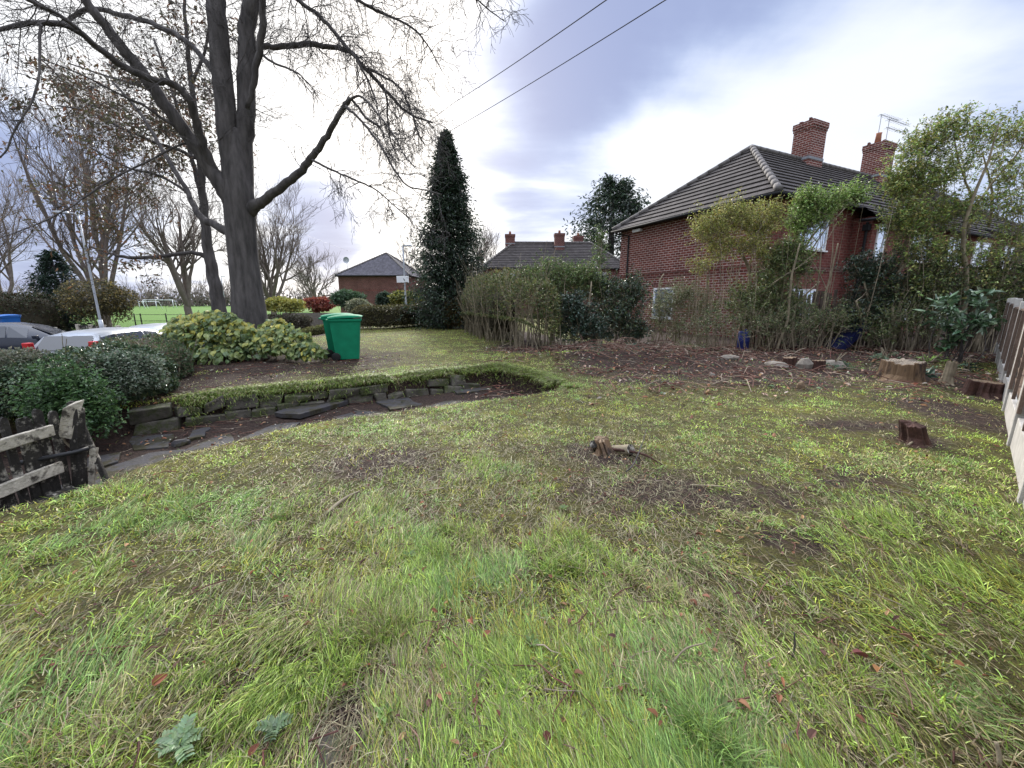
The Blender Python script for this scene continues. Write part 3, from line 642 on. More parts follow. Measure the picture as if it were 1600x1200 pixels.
# ------------------------------------------------------------------ leaf-holding young tree behind it
rg = np.random.default_rng(8)
ot = thing('young_tree', 'slender young tree keeping dry brown leaves behind the big bare tree', 'tree', on(-10.2, 13.8)); ol = np.array(ot.location); OD = 13.8
ob = dict(T=trace([(346, 520, 22), (341, 470, 19), (333, 430, 17), (326, 395, 15), (320, 345, 12), (316, 300, 11), (313, 250, 9), (306, 190, 8), (297, 110, 7), (290, 40, 5), (286, -60, 3)], OD, OD),
          a=trace([(324, 402, 8), (300, 394, 6), (270, 398, 6), (235, 402, 5.5), (200, 402, 5), (170, 395, 4), (140, 385, 3)], OD, OD-1.5),
          b=trace([(316, 310, 7), (300, 250, 6), (284, 190, 5), (262, 120, 4), (240, 60, 3)], OD, OD+.8), c=trace([(313, 250, 6), (280, 235, 5), (240, 222, 4), (190, 200, 4), (140, 175, 3), (90, 165, 2)], OD, OD-1),
          d=trace([(310, 220, 5), (280, 180, 5), (230, 140, 4), (170, 120, 3), (110, 100, 2)], OD, OD+1), e=trace([(300, 130, 5), (320, 80, 4), (330, 20, 3), (350, -60, 2)], OD, OD), f=trace([(318, 340, 5), (290, 300, 4), (250, 275, 3.5), (200, 262, 3), (140, 230, 2)], OD, OD-.6))
m_ = MB()
for k in ob: m_.tubes([ob[k]], 9, cap=True)
m_.build('trunk', 'bark', ot, loc=ol).location = (0, 0, 0)
tw = []; tips = []
for k, n in (('T', 26), ('a', 12), ('b', 12), ('c', 20), ('d', 20), ('e', 10), ('f', 18)):
    P, Rr = ob[k]; sprout((P-ol, Rr), n, (.6, 1.7), .011, 2, tw, rg, .3 if k != 'T' else .45, .0, wander=.2, kids=(5, 3), rmin=.0042, tips=tips)
m_ = MB(); m_.tubes(tw, 4); m_.build('twig_crown', 'bark', ot)
tips = np.array(tips); ok = tips[(tips[:, 0] < 1.6)]
ok = ok[rg.random(len(ok)) < np.clip(.25+1.6*(vn(ok[:, 0]*.9+ok[:, 1]*.3, ok[:, 2]*.9, 77)-.35), 0, 1)]
P = np.repeat(ok, 5, 0)+rg.normal(0, .12, (len(ok)*5, 3))
BROWN = [(.085, .072, .045), (.12, .085, .05), (.10, .10, .05), (.17, .09, .05)]
m_ = MB(); put_leaves(m_, P, .15, .055, BROWN, .2, .5); m_.build('foliage', 'leaf', ot)

# ------------------------------------------------------------------ background bare trees
def bare_tree(label, base, Ht, seed, stems=5, fan=.35, trunk=.12, tr=.28, lev=3, kids=(6, 6, 6), up=.10, leafy=None, nleaf=0, rmin=.008, group='bare trees beyond the road'):
    rg = np.random.default_rng(seed); t = thing('bare_tree', label, 'tree', base, 0, group); out = []; tips = []
    th = Ht*trunk; m = MB(); m.tubes([smooth_line([(0, 0, -.3), (0, 0, .3), (rg.normal(0, .1), 0, th)], [tr*1.35, tr, tr*.9])], 10); 
    for k in range(stems):
        a = k*2*math.pi/stems+rg.uniform(-.3, .3); f = fan*rg.uniform(.35, 1.25) if k else .06
        twig((0, 0, th-.1), (math.cos(a)*f, math.sin(a)*f, 1), Ht*rg.uniform(.62, .86), tr*.62, lev, out, rg, up, .10, kids, 7, rmin, (.34, .58), (.45, .95), .22, tips)
    big = [q for q in out if q[1][0] > tr*.3]; fine = [q for q in out if q[1][0] <= tr*.3]
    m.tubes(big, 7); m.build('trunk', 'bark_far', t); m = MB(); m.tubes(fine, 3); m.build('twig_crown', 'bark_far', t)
    if nleaf:
        tips = np.array(tips); P = tips[rg.integers(0, len(tips), nleaf)]; P = P[P[:, 2] < Ht*.62]; P = P+rg.normal(0, .2, P.shape)
        m = MB(); put_leaves(m, P, .26, .14, leafy, .3, .4); m.build('foliage', 'leaf', t)
    return t
ORANGE = [(.24, .11, .05), (.18, .085, .05), (.28, .15, .07)]
def gp(px, D): p = at(px, 470, D); return np.array([p[0], p[1], float(H(p[0], p[1]))])
bare_tree('wide fan-shaped bare tree with few orange leaves behind the leaning lamp post', gp(160, 33), 14.2, 21, 8, .42, .10, .30, 3, (12, 7, 7), .10, ORANGE, 900)
bare_tree('smaller bare tree with low spreading branches in front of the goals', gp(293, 40), 11.0, 22, 6, .55, .16, .33, 3, (12, 7, 7), .08)
bare_tree('bare tree at the far left edge over the dark hedge', gp(5, 34), 9.5, 23, 5, .5, .16, .25, 3, (11, 7, 6), .06)
bare_tree('rounded bare tree right behind the big trunk', gp(425, 46), 11.8, 24, 7, .55, .14, .32, 3, (12, 7, 7), .09)
bare_tree('distant bare tree left of the slate roofed house', gp(493, 88), 11.0, 25, 6, .5, .15, .3, 2, (16, 10), .08, rmin=.02)
bare_tree('pale distant bare tree between lamp post and tall conifer', gp(655, 66), 9.5, 26, 5, .4, .2, .22, 2, (14, 9), .08, rmin=.018)
bare_tree('tall bare tree far behind the conifer seen over the grey tiled roof', gp(762, 85), 13.0, 27, 6, .4, .2, .3, 2, (16, 10), .08, rmin=.02)
# far wood on the horizon
rg = np.random.default_rng(4); out = []; m_ = MB()
for k in range(150):
    px = rg.uniform(-900, 720); Dk = rg.uniform(150, 200); p = gp(px, Dk); hgt = rg.uniform(7, 13)*(1.0 if px < 520 else .7)
    for j in range(4): twig(p, (rg.normal(0, .35), rg.normal(0, .3), 1), hgt*rg.uniform(.6, .95), .16, 1, out, rg, .06, .16, (9,), 5, .05, (.3, .5), (.5, 1.0))
m_.tubes(out, 3, 0)
P = []
for k in range(420):
    p = gp(rg.uniform(-1100, 760), rg.uniform(170, 215)); P.append(p+np.c_[rg.normal(0, 3.5, 40), rg.normal(0, 2, 40), np.abs(rg.normal(1.5, 2.0, 40))])
put_leaves(m_, np.vstack(P), 1.5, 1.1, [(.06, .055, .045), (.075, .06, .05), (.05, .05, .035)], .3, 0, 1)
tag(m_.build('far_wood', ['bark_far', 'leaf']), 'distant bare wood closing off the playing field on the horizon', 'woodland', kind='stuff')

# ------------------------------------------------------------------ conifers
def conifer(label, base, Ht, rad, seed, n, prof, pl_, L=.22, name='conifer_tree', nb=260, col='leaf', gap=.0):
    rg = np.random.default_rng(seed); t = thing(name, label, 'tree', base)
    m = MB(); m.tubes([smooth_line([(0, 0, -.2), (0, 0, Ht*.5), (.05, 0, Ht*.97)], [rad*.14, rad*.08, .02])], 8); out = []
    P = []; O = []
    for k in range(nb):
        h = rg.uniform(.02, 1)**.9; a = rg.uniform(0, 2*math.pi); r = rad*prof(h)*rg.uniform(.68, 1.16)
        if vn(a*2+h*3, h*14, seed) < gap: continue
        e = np.array([math.cos(a)*r, math.sin(a)*r, h*Ht-.10*r+.02*Ht]); b = np.array([0, 0, h*Ht-.02*Ht])
        mid = (b+e)/2+np.array([0, 0, -.1*r]); out.append((np.array([b, mid, e]), np.array([.03, .02, .008])))
        q = int(n/nb); u = rg.uniform(.35, 1.06, q)[:, None]; pp = b+(e-b)*u+np.array([0, 0, -.35*r])*(u*(1-u))
        sp = .10+.16*r*u; P.append(pp+rg.normal(0, 1, (q, 3))*sp*np.array([.75, .75, .55])); O.append(np.tile(norm(e-b+np.array([0, 0, -.1])), (q, 1)))
    m.tubes(out, 4); m.build('trunk', 'bark', t)
    P = np.vstack(P); O = np.vstack(O); m = MB(); put_leaves(m, P, L, L*.34, pl_, .4, .35, out=O, jit=.4); m.build('crown', col, t); return t
CON = [(.018, .036, .02), (.03, .052, .028), (.05, .075, .04), (.012, .022, .015)]
bq = at(706, 507, 21.5); 
conifer('tall dark narrow conifer standing at the end of the lawn', on(bq[0], bq[1]), 9.25, 2.25, 31, 50000, lambda h: 1.0*min(1, (1.0-h)/.88)**.86*(.85+.15*min(1, h/.10)), CON, .19, nb=900, gap=.16)
bq = at(950, 480, 62)
conifer('broad dark conifer rising behind the houses', (bq[0], bq[1], 0), 18.6, 6.2, 32, 16000, lambda h: min(1, (1.03-h)/.34)**.6*.95, CON, .62, nb=420, gap=.22)
bq = gp(95, 26)
conifer('dark bushy evergreen above the clipped hedge across the road', bq, 5.2, 1.35, 33, 8000, lambda h: min(1, (1.02-h)/.5)**.7, [(.012, .032, .018), (.02, .042, .024)], .2, nb=240)

# ------------------------------------------------------------------ hedges
def hedge(label, path, Ht, wid, n, L, Wd, palette, seed, name='hedge', cat='hedge', top=.06, core=True, stems=0, lo=.02, up=.5, mats='leaf', rough=.10, stem_r=.012, group=None, stem_mat='bark_pale'):
    rg = np.random.default_rng(seed); path = np.array(path, float); base = on(*path[0]) if len(path[0]) == 2 else path[0]
    t = thing(name, label, cat, base, 0, group); pth = np.array([on(p[0], p[1]) for p in path])-base
    d = np.r_[0, np.cumsum(np.linalg.norm(np.diff(pth[:, :2], axis=0), axis=1))]; Ln = d[-1]
    def frame(s):
        x = np.interp(s, d, pth[:, 0]); y = np.interp(s, d, pth[:, 1]); z = np.interp(s, d, pth[:, 2])
        e = .05*Ln+.01; tx = np.interp(s+e, d, pth[:, 0])-np.interp(s-e, d, pth[:, 0]); ty = np.interp(s+e, d, pth[:, 1])-np.interp(s-e, d, pth[:, 1])
        l = np.hypot(tx, ty)+1e-9; return x, y, z, -ty/l, tx/l, tx/l, ty/l
    # superellipse section, points near the surface
    def section(s, a, k):
        ht = Ht*(1+top*2*(fbm(s*1.3+seed, s*0, seed)-.5)*2); wv = wid/2*(1+rough*3*(fbm(s*1.1, np.sin(a)*1.5+seed, seed+3)-.5))
        ca, sa = np.cos(a), np.sin(a); sx = np.sign(ca)*np.abs(ca)**.6*wv*k; sz = ht*(.5+.5*np.sign(sa)*np.abs(sa)**.6*k)
        return sx, np.maximum(sz, lo*Ht)
    ends = np.clip
    s = rg.uniform(-.02*Ln-.1, Ln*1.02+.1, n); a = rg.uniform(-.9, math.pi+.9, n); k = 1-np.abs(rg.normal(0, .10, n))+rg.normal(0, .03, n)
    taper = np.sqrt(np.clip(1-((np.maximum(np.maximum(wid*.4-s, s-(Ln-wid*.4)), 0))/(wid*.55))**2, .02, 1)); sx, sz = section(s, a, k); sx = sx*taper; sz = sz*(.55+.45*taper)
    x, y, z, nx, ny, tx, ty = frame(np.clip(s, 0, Ln)); ex = s-np.clip(s, 0, Ln)
    P = np.c_[x+nx*sx+tx*ex, y+ny*sx+ty*ex, z+sz]; O = np.c_[nx*np.cos(a), ny*np.cos(a), np.sin(a)*.8]
    m = MB(); put_leaves(m, P, L, Wd, palette, up, 0, out=O, jit=.35); m.build('foliage', mats, t)
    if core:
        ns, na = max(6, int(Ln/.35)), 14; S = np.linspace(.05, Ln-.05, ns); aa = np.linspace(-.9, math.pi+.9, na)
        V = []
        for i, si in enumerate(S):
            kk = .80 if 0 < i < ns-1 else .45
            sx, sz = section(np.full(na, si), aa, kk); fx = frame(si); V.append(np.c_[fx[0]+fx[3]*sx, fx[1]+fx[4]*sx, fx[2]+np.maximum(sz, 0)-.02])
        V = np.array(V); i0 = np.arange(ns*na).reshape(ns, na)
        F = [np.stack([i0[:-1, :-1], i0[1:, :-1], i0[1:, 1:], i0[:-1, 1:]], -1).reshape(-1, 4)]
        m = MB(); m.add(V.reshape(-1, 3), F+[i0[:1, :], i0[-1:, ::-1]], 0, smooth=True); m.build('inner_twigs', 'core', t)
    if stems:
        out = []
        for k in range(stems):
            s_ = rg.uniform(0, Ln); fx = frame(s_); o = rg.uniform(-.5, .5)*wid; p = np.array([fx[0]+fx[3]*o, fx[1]+fx[4]*o, fx[2]-.05])
            twig(p, (rg.normal(0, .12), rg.normal(0, .12), 1), Ht*rg.uniform(.6, 1.05), stem_r*rg.uniform(.5, 1.6), 1, out, rg, .03, .10, (2,), 6, .004, (.2, .4), (.3, .7), .4)
        m = MB(); m.tubes(out, 5); m.build('branchwork', stem_mat, t)
    return t
PRIV = [(.08, .13, .04), (.13, .19, .06), (.06, .095, .035), (.18, .21, .08)]
LEFTP = [(.045, .08, .038), (.07, .115, .055), (.13, .17, .10), (.03, .055, .028), (.09, .11, .04)]
hedge('overgrown glossy green hedge behind the broken gate in the left foreground', [(-9.2, 4.2), (-7.6, 5.0), (-6.45, 5.7), (-6.0, 6.5)], .84, 1.8, 40000, .05, .032, LEFTP, 41, top=.22, rough=.34, stems=60, mats='leaf_gloss')
LATER = []
hedge('low ragged hedge running past the parked cars to the yellowing plant', [(-6.4, 6.9), (-7.6, 8.2), (-8.9, 9.4)], .62, 1.2, 9000, .06, .03, [(.05, .09, .035), (.08, .12, .05), (.12, .10, .06)], 42, top=.15, stems=60)
def pxl(D, *pts): return [tuple(at(a, 480, D)[:2]) for a in pts]
hedge('long clipped brownish hedge at the end of the lawn beside the tall conifer', [tuple(gz(a, b, .1)[:2]) for a, b in ((556, 514), (610, 513), (660, 509), (688, 505))], 1.18, 1.3, 17000, .09, .05, [(.10, .095, .035), (.075, .085, .03), (.13, .11, .045), (.06, .055, .03)], 43, top=.03)
hedge('clipped green hedge behind the green bins', [tuple(gz(a, b, .1)[:2]) for a, b in ((415, 519), (460, 517), (512, 515))], .78, 1.2, 8000, .09, .05, [(.11, .12, .035), (.085, .09, .03), (.14, .13, .05)], 44, top=.04)
hedge('dark tall clipped hedge across the road at the left edge', pxl(24, -260, -60, 30, 80), 2.7, 1.6, 13000, .13, .07, [(.03, .045, .018), (.05, .055, .022), (.06, .04, .02)], 45, top=.04)
hedge('long low brown hedge below the yellow bush', pxl(29, 395, 440, 480), 1.25, 1.4, 4500, .13, .08, [(.10, .085, .06), (.08, .075, .045)], 46, top=.03)

def bush(label, C, rad, n, L, Wd, palette, seed, name='bush', k=14, stems=10, mats='leaf', oval=False, group=None, sub=.36, cat='shrub', shell=True, droop=0.0, stem_mat='bark_pale'):
    global rng
    rg = np.random.default_rng(seed); C = np.array(C, float); rad = np.array(rad)*np.ones(3)
    g = np.array([C[0], C[1], float(H(C[0], C[1]))]); t = thing(name, label, cat, g, 0, group)
    P = clumps(C-g, rad, n, k, sub, rg)
    if shell:
        u = unit(n//2, rg); u[:, 2] = np.where(u[:, 2] < -.4, -u[:, 2], u[:, 2]); bump_ = 1+.22*(vn(u[:, 0]*3+u[:, 1]*2+seed, u[:, 2]*3, seed)-.5)*2
        P = np.vstack([P, C-g+u*rad*bump_[:, None]*rg.uniform(.8, 1.02, (n//2, 1))])
    P = P[P[:, 2] > .03]; o = (P-(C-g))/rad; m = MB(); put_leaves(m, P, L, Wd, palette, .5, droop, oval=oval, out=o*.6, jit=.32); m.build('foliage', mats, t)
    out = []
    for i in range(stems):
        e = C-g+unit(1, rg)[0]*rad*rg.uniform(.3, .9); e[2] = max(e[2], .3); b = np.array([rg.normal(0, .15)*rad[0], rg.normal(0, .15)*rad[1], -.05]); md = (b+e)/2+rg.normal(0, .08, 3)*rad
        out.append((np.array([b, md, e]), np.array([.02, .014, .006])*max(1, rad[2]*.8)))
    m = MB(); m.tubes(out, 5); m.build('branchwork', stem_mat, t); return t
def ell(px, py, rx, ry, D, dz=.8):
    C = at(px, py, D); f = D/ray(px, py)[1]/FPX; return C, (rx*f, rx*f*dz, ry*f)
def bushpx(label, px, py, rx, ry, D, n, L, Wd, palette, seed, **kw):
    C, r = ell(px, py, rx, ry, D); return bush(label, C, r, n, L, Wd, palette, seed, **kw)
bushpx('green rounded bush against the blank brick wall', 545, 470, 26, 15, 30, 3000, .22, .11, [(.07, .12, .06), (.05, .09, .045)], 51)
bushpx('pale clipped dome bush above the green bins', 562, 482, 21, 13, 27, 3600, .12, .07, [(.19, .20, .12), (.13, .15, .09), (.24, .24, .15)], 52)
bushpx('dark green bush right of the pale clipped dome', 602, 470, 14, 12, 31, 1800, .2, .1, [(.035, .06, .04), (.06, .09, .055)], 53)
bushpx('yellow green bush at the foot of the lamp post', 634, 468, 25, 13, 30, 2800, .2, .1, [(.24, .23, .05), (.16, .17, .045), (.07, .09, .03)], 54)
bushpx('bright yellow green dome bush right of the big trunk', 442, 480, 30, 13, 30, 3200, .2, .1, [(.32, .30, .06), (.24, .25, .07)], 55)
bushpx('red leaved bush left of the blank brick wall', 498, 477, 24, 11, 34, 2400, .22, .12, [(.26, .06, .045), (.18, .05, .04), (.30, .11, .06)], 56)
bushpx('grey brown shrub with a few yellow leaves beside the leaning lamp post', 155, 472, 48, 34, 25, 6000, .16, .07, [(.085, .075, .045), (.13, .11, .05), (.06, .06, .03), (.22, .17, .05)], 57, stems=40)
bushpx('small brown bush at the foot of the tall conifer', 712, 492, 20, 22, 20.5, 3600, .10, .045, [(.15, .105, .045), (.20, .16, .05), (.10, .075, .04)], 58, stems=40)

# ------------------------------------------------------------------ yellowing large-leaved plant round the tree foot
def vine_plant():
    rg = np.random.default_rng(61); t = thing('large_leaved_plant', 'spreading plant with large yellow and green leaves round the big tree foot', 'plant', on(-6.6, 9.4)); b = np.array(t.location)
    P = []; cols = []; out = []
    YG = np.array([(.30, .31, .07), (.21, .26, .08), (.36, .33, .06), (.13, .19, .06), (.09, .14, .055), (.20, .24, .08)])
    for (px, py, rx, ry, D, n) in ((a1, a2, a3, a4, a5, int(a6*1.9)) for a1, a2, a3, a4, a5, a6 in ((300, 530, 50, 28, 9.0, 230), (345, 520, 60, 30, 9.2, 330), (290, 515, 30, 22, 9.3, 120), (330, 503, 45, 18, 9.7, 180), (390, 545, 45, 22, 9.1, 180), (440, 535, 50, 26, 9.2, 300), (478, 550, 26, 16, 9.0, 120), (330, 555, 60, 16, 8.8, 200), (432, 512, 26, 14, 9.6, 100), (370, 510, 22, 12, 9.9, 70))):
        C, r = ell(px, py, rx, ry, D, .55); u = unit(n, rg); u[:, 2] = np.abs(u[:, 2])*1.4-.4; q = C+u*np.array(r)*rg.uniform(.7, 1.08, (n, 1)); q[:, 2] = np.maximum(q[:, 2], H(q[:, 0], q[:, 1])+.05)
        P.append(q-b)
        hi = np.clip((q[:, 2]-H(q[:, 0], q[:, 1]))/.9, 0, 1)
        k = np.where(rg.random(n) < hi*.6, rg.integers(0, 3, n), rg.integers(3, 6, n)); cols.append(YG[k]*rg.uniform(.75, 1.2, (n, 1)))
        for i in range(5):
            e = q[rg.integers(0, n)]-b; s_ = np.array([e[0]*.8+rg.normal(0, .1), e[1]*.8+.2, float(H(b[0]+e[0]*.8, b[1]+e[1]*.8+.2))-b[2]]); out.append((np.array([s_, (s_+e)/2+(0, 0, .15), e]), np.array([.008, .006, .004])))
    P = np.vstack(P); n = len(P); A = unit(n, rg); A[:, 1] -= .6; A[:, 2] = -np.abs(A[:, 2])*.9-.25; N_ = unit(n, rg)*.5; N_[:, 1] -= .7; N_[:, 2] += .8
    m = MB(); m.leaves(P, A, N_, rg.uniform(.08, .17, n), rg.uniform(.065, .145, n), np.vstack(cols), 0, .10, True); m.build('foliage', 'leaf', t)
    m = MB(); m.tubes(out, 5); m.build('branchwork', 'bark_pale', t)
vine_plant()

# ------------------------------------------------------------------ unkempt hedge and shrubs on the right
def shrub(label, D, crowns, stems, palette, seed, n, L=.08, Wd=.035, mats='leaf', name='shrub', cat='shrub', k=10, sub=.4, oval=False, extra_stems=0, foot=None, lev=1, stem_mat='bark_pale', droop=0., group='tall shrubs before the brick house', sr=.012):
    # crowns: photo ellipses (px,py,rx,ry,weight,dD); stems: traced photo polylines
    rg = np.random.default_rng(seed); f = foot if foot is not None else (crowns[0][0], 545); p0 = at(f[0], f[1], D); g = on(p0[0], p0[1]); t = thing(name, label, cat, g, 0, group)
    out = [trace([(a_, b_, c_*.62) for a_, b_, c_ in s_], D, D+rg.uniform(-.5, .5)) for s_ in stems]; out = [(P-g, r) for P, r in out]; tw = []; shoots = []; w = sum(c[4] for c in crowns); P = []
    for px, py, rx, ry, wt, dD in crowns:
        C, r = ell(px, py, rx, ry, D+dD, .75); per = 13; ns = max(4, int(n*wt/w/per)); u = unit(ns, rg); st = C-g+u*np.array(r)*(rg.random((ns, 1))**.5)*rg.uniform(.45, 1.0, (ns, 1))
        dd = u*.55+rg.normal(0, .45, (ns, 3))+np.array([0, 0, .75]); dd /= np.linalg.norm(dd, axis=1, keepdims=True); ln_ = rg.uniform(.18, .55, (ns, 1))*min(1.3, .5+float(np.mean(r))); tt = rg.uniform(.1, 1.05, (ns, per))
        q = (st[:, None, :]+dd[:, None, :]*(ln_*tt)[:, :, None]+rg.normal(0, .028, (ns, per, 3))).reshape(-1, 3); P.append(q)
        for i in range(ns):
            if rg.random() < .6: shoots.append((np.array([st[i]-dd[i]*.15+rg.normal(0, .03, 3), st[i]+dd[i]*ln_[i]*.5, st[i]+dd[i]*ln_[i]]), np.array([.005, .004, .0025])))
        for i in range(max(2, int(11*wt/w))+extra_stems//3):
            e = q[rg.integers(0, len(q))]
            b = None
            if out and rg.random() < .6:
                li = out[rg.integers(0, len(out))][0]; b = li[rg.integers(len(li)//3, len(li))]
            if b is not None and b[2] < e[2]-.1 and np.hypot(*(e-b)[:2]) < 1.0: pass
            else: b = np.array([e[0]*.88+rg.normal(0, .16), e[1]*.8+rg.normal(0, .15), -.08])
            md = (b+e)/2+rg.normal(0, .045, 3)*np.linalg.norm(e-b); tw.append((smooth_line([b, md, e], [sr, sr*.7, .004], 3)))
    P = np.vstack(P); P = P[P[:, 2] > .02]; m = MB(); put_leaves(m, P, L, Wd, palette, .4, droop, oval=oval, jit=.4); m.build('foliage', mats, t)
    m = MB()
    for P_, r_ in out: m.tubes([(P_, r_)], 7, cap=True)
    fine = []
    for li in tw: sprout(li, 2, (.15, .5), .0045, 0, fine, rg, .3, .05, rmin=.003, seg=4)
    m.tubes(tw, 5); m.tubes(fine+shoots, 3); m.build('branchwork', stem_mat, t); return t
OLIVE = [(.33, .33, .085), (.25, .28, .07), (.38, .34, .12), (.15, .18, .05)]
LAUR = [(.19, .31, .07), (.27, .38, .10), (.08, .13, .035), (.33, .40, .16)]
HOLLY = [(.018, .04, .022), (.03, .06, .032), (.05, .08, .05), (.012, .026, .016)]
DULL = [(.13, .15, .06), (.18, .19, .10), (.09, .11, .05), (.22, .22, .14)]
# old privet hedge with bare stems
hp = [tuple(gz(a, b, .12)[:2]) for a, b in ((744, 517), (792, 532), (848, 548))]
hedge('tall unkempt hedge with bare grey stems and leafy top before the grey tiled house', hp, 2.25, 1.5, 16000, .09, .04, [(.10, .13, .045), (.16, .18, .055), (.075, .10, .04), (.20, .17, .08)], 71, top=.14, lo=.40, core=False, stems=170, rough=.2, stem_r=.013)
q = hp
hedge('mass of dry brown twigs at the left end of the unkempt hedge', [hp[0], ((hp[0][0]+hp[1][0])/2, (hp[0][1]+hp[1][1])/2), hp[1]], 1.8, 1.2, 7000, .07, .02, [(.11, .085, .055), (.14, .11, .075), (.09, .08, .04)], 72, name='shrub', cat='shrub', top=.1, lo=.05, core=True, stems=170, stem_r=.009, rough=.2)
shrub('olive topped bush at the left end of the unkempt hedge', 18.5, [(762, 452, 30, 18, 1, 0), (790, 442, 22, 16, .7, 0)], [], [(.24, .20, .05), (.18, .16, .05), (.13, .12, .04)], 73, 4200, .09, .04, foot=(765, 520))
shrub('dense dark green part of the hedge with a forked pale branch', 12.9, [(862, 440, 46, 28, 1, 0), (905, 440, 34, 28, .8, 0), (860, 485, 44, 34, .7, -.1), (820, 445, 30, 22, .6, .6), (880, 520, 40, 26, .4, -.2), (930, 450, 26, 26, .5, 0)], [[(860, 548, 8), (862, 510, 7), (858, 470, 6), (846, 440, 5), (822, 425, 3), (797, 443, 2)], [(858, 470, 5), (835, 448, 4), (815, 447, 3), (795, 444, 2)], [(845, 545, 6), (842, 500, 5), (846, 450, 3)]], PRIV, 74, 15000, .085, .036, foot=(870, 553), extra_stems=10)
shrub('dark glossy holly bush bulging out of the hedge', 12.0, [(902, 505, 32, 34, 1, 0), (894, 480, 20, 16, .5, -.2), (925, 520, 26, 26, .7, 0)], [[(930, 562, 7), (926, 530, 6), (920, 490, 5), (924, 440, 3)]], HOLLY+[(.09, .13, .10)], 75, 8200, .075, .045, mats='leaf_gloss', foot=(912, 556), k=16)
shrub('broad dark evergreen bush left of the small white side window', 12.4, [(960, 500, 44, 44, 1.2, 0), (985, 465, 28, 32, .8, 0), (945, 455, 28, 22, .5, .4), (990, 520, 22, 30, .5, 0)], [[(935, 560, 7), (950, 558, 5), (975, 552, 4), (988, 540, 3)], [(960, 552, 6), (965, 500, 5), (975, 450, 3)]], HOLLY+[(.06, .09, .04), (.09, .11, .04)], 76, 11000, .08, .042, mats='leaf_gloss', foot=(965, 556), k=18)
shrub('tall thin upright shoot with narrow leaves above the hedge', 13.4, [(936, 395, 9, 30, 1, 0), (938, 372, 7, 16, .6, 0)], [[(944, 500, 4), (940, 455, 4), (937, 410, 3), (935, 365, 2)]], [(.08, .13, .05), (.12, .16, .06)], 77, 420, .13, .035, foot=(945, 552))
shrub('straggly twiggy shrub in front of the small white side window', 12.6, [(1060, 470, 36, 30, .8, 0), (1035, 490, 26, 30, .5, 0), (1100, 480, 30, 34, .5, 0), (1070, 520, 60, 28, .5, -.3)], [[(1105, 555, 5), (1104, 500, 4.5), (1106, 440, 4), (1105, 430, 3)], [(1032, 520, 4), (1030, 460, 4), (1031, 440, 3.5), (1037, 428, 3)], [(1045, 532, 5), (1062, 510, 5), (1075, 496, 4)], [(1070, 455, 3), (1100, 450, 3), (1130, 468, 3), (1150, 490, 2)]], DULL, 78, 6000, .075, .03, foot=(1070, 552), extra_stems=30, k=16)
shrub('leaning pale trunked shrub with an olive crown in front of the brick side wall', 12.0, [(1110, 365, 36, 24, .8, 0), (1150, 345, 40, 24, 1, 0), (1185, 358, 34, 24, .9, 0), (1205, 335, 18, 20, .4, 0), (1125, 395, 26, 20, .45, 0), (1165, 385, 30, 14, .4, 0), (1100, 420, 22, 18, .25, 0), (1130, 350, 50, 30, .5, 0), (1190, 400, 26, 24, .4, 0)], [[(1150, 542, 7), (1160, 500, 8), (1168, 460, 8), (1172, 430, 8), (1160, 400, 7), (1146, 378, 6), (1130, 362, 4), (1105, 350, 3)], [(1160, 395, 5), (1178, 372, 4), (1195, 345, 3)], [(1146, 378, 4), (1120, 380, 3), (1095, 372, 2)], [(1172, 430, 5), (1200, 420, 4), (1240, 410, 3), (1275, 405, 2)]], OLIVE, 79, 13000, .07, .028, foot=(1150, 545), k=12, extra_stems=6)
shrub('long bare pale stick slanting up past the lower front window', 11.8, [(1290, 340, 22, 14, .3, 0)], [[(1208, 476, 6), (1225, 440, 6), (1250, 400, 5.5), (1275, 362, 4.5), (1300, 335, 3), (1330, 318, 2)], [(1150, 480, 3.5), (1190, 455, 3.5), (1230, 428, 3), (1262, 408, 2)]], LAUR, 80, 240, .085, .035, foot=(1190, 545))
shrub('bright green shrub in front of the upper front window by the roof corner', 11.9, [(1262, 322, 20, 30, .8, 0), (1252, 350, 24, 22, .8, 0), (1300, 320, 28, 18, .5, 0), (1335, 308, 22, 14, .4, 0), (1280, 340, 20, 14, .3, 0), (1240, 400, 24, 34, .4, 0)], [[(1235, 548, 7), (1240, 480, 6), (1250, 420, 5), (1258, 350, 4), (1264, 300, 3)], [(1250, 420, 4), (1285, 365, 3), (1320, 325, 2)]], LAUR, 81, 11000, .08, .034, foot=(1240, 548), k=12)
shrub('thicket of olive green stems and dark leaves below the upper front window', 11.8, [(1215, 430, 30, 50, .8, 0), (1230, 400, 26, 24, .5, 0), (1195, 470, 34, 40, .5, 0), (1250, 420, 22, 30, .3, 0), (1250, 505, 40, 30, .35, 0), (1220, 490, 46, 44, .7, 0), (1160, 480, 30, 44, .5, 0), (1300, 510, 40, 34, .35, 0)], [[(1238, 550, 8), (1242, 525, 9), (1238, 500, 8), (1250, 470, 5), (1280, 440, 4)], [(1205, 548, 6), (1195, 480, 6), (1200, 420, 4)], [(1280, 555, 5), (1285, 490, 5), (1300, 420, 4), (1310, 380, 3)], [(1262, 556, 5), (1275, 500, 5), (1296, 440, 4)]], [(.12, .16, .05), (.06, .09, .035), (.18, .20, .07), (.09, .13, .045)], 82, 13000, .085, .034, foot=(1225, 550), k=20, extra_stems=16, sr=.015)
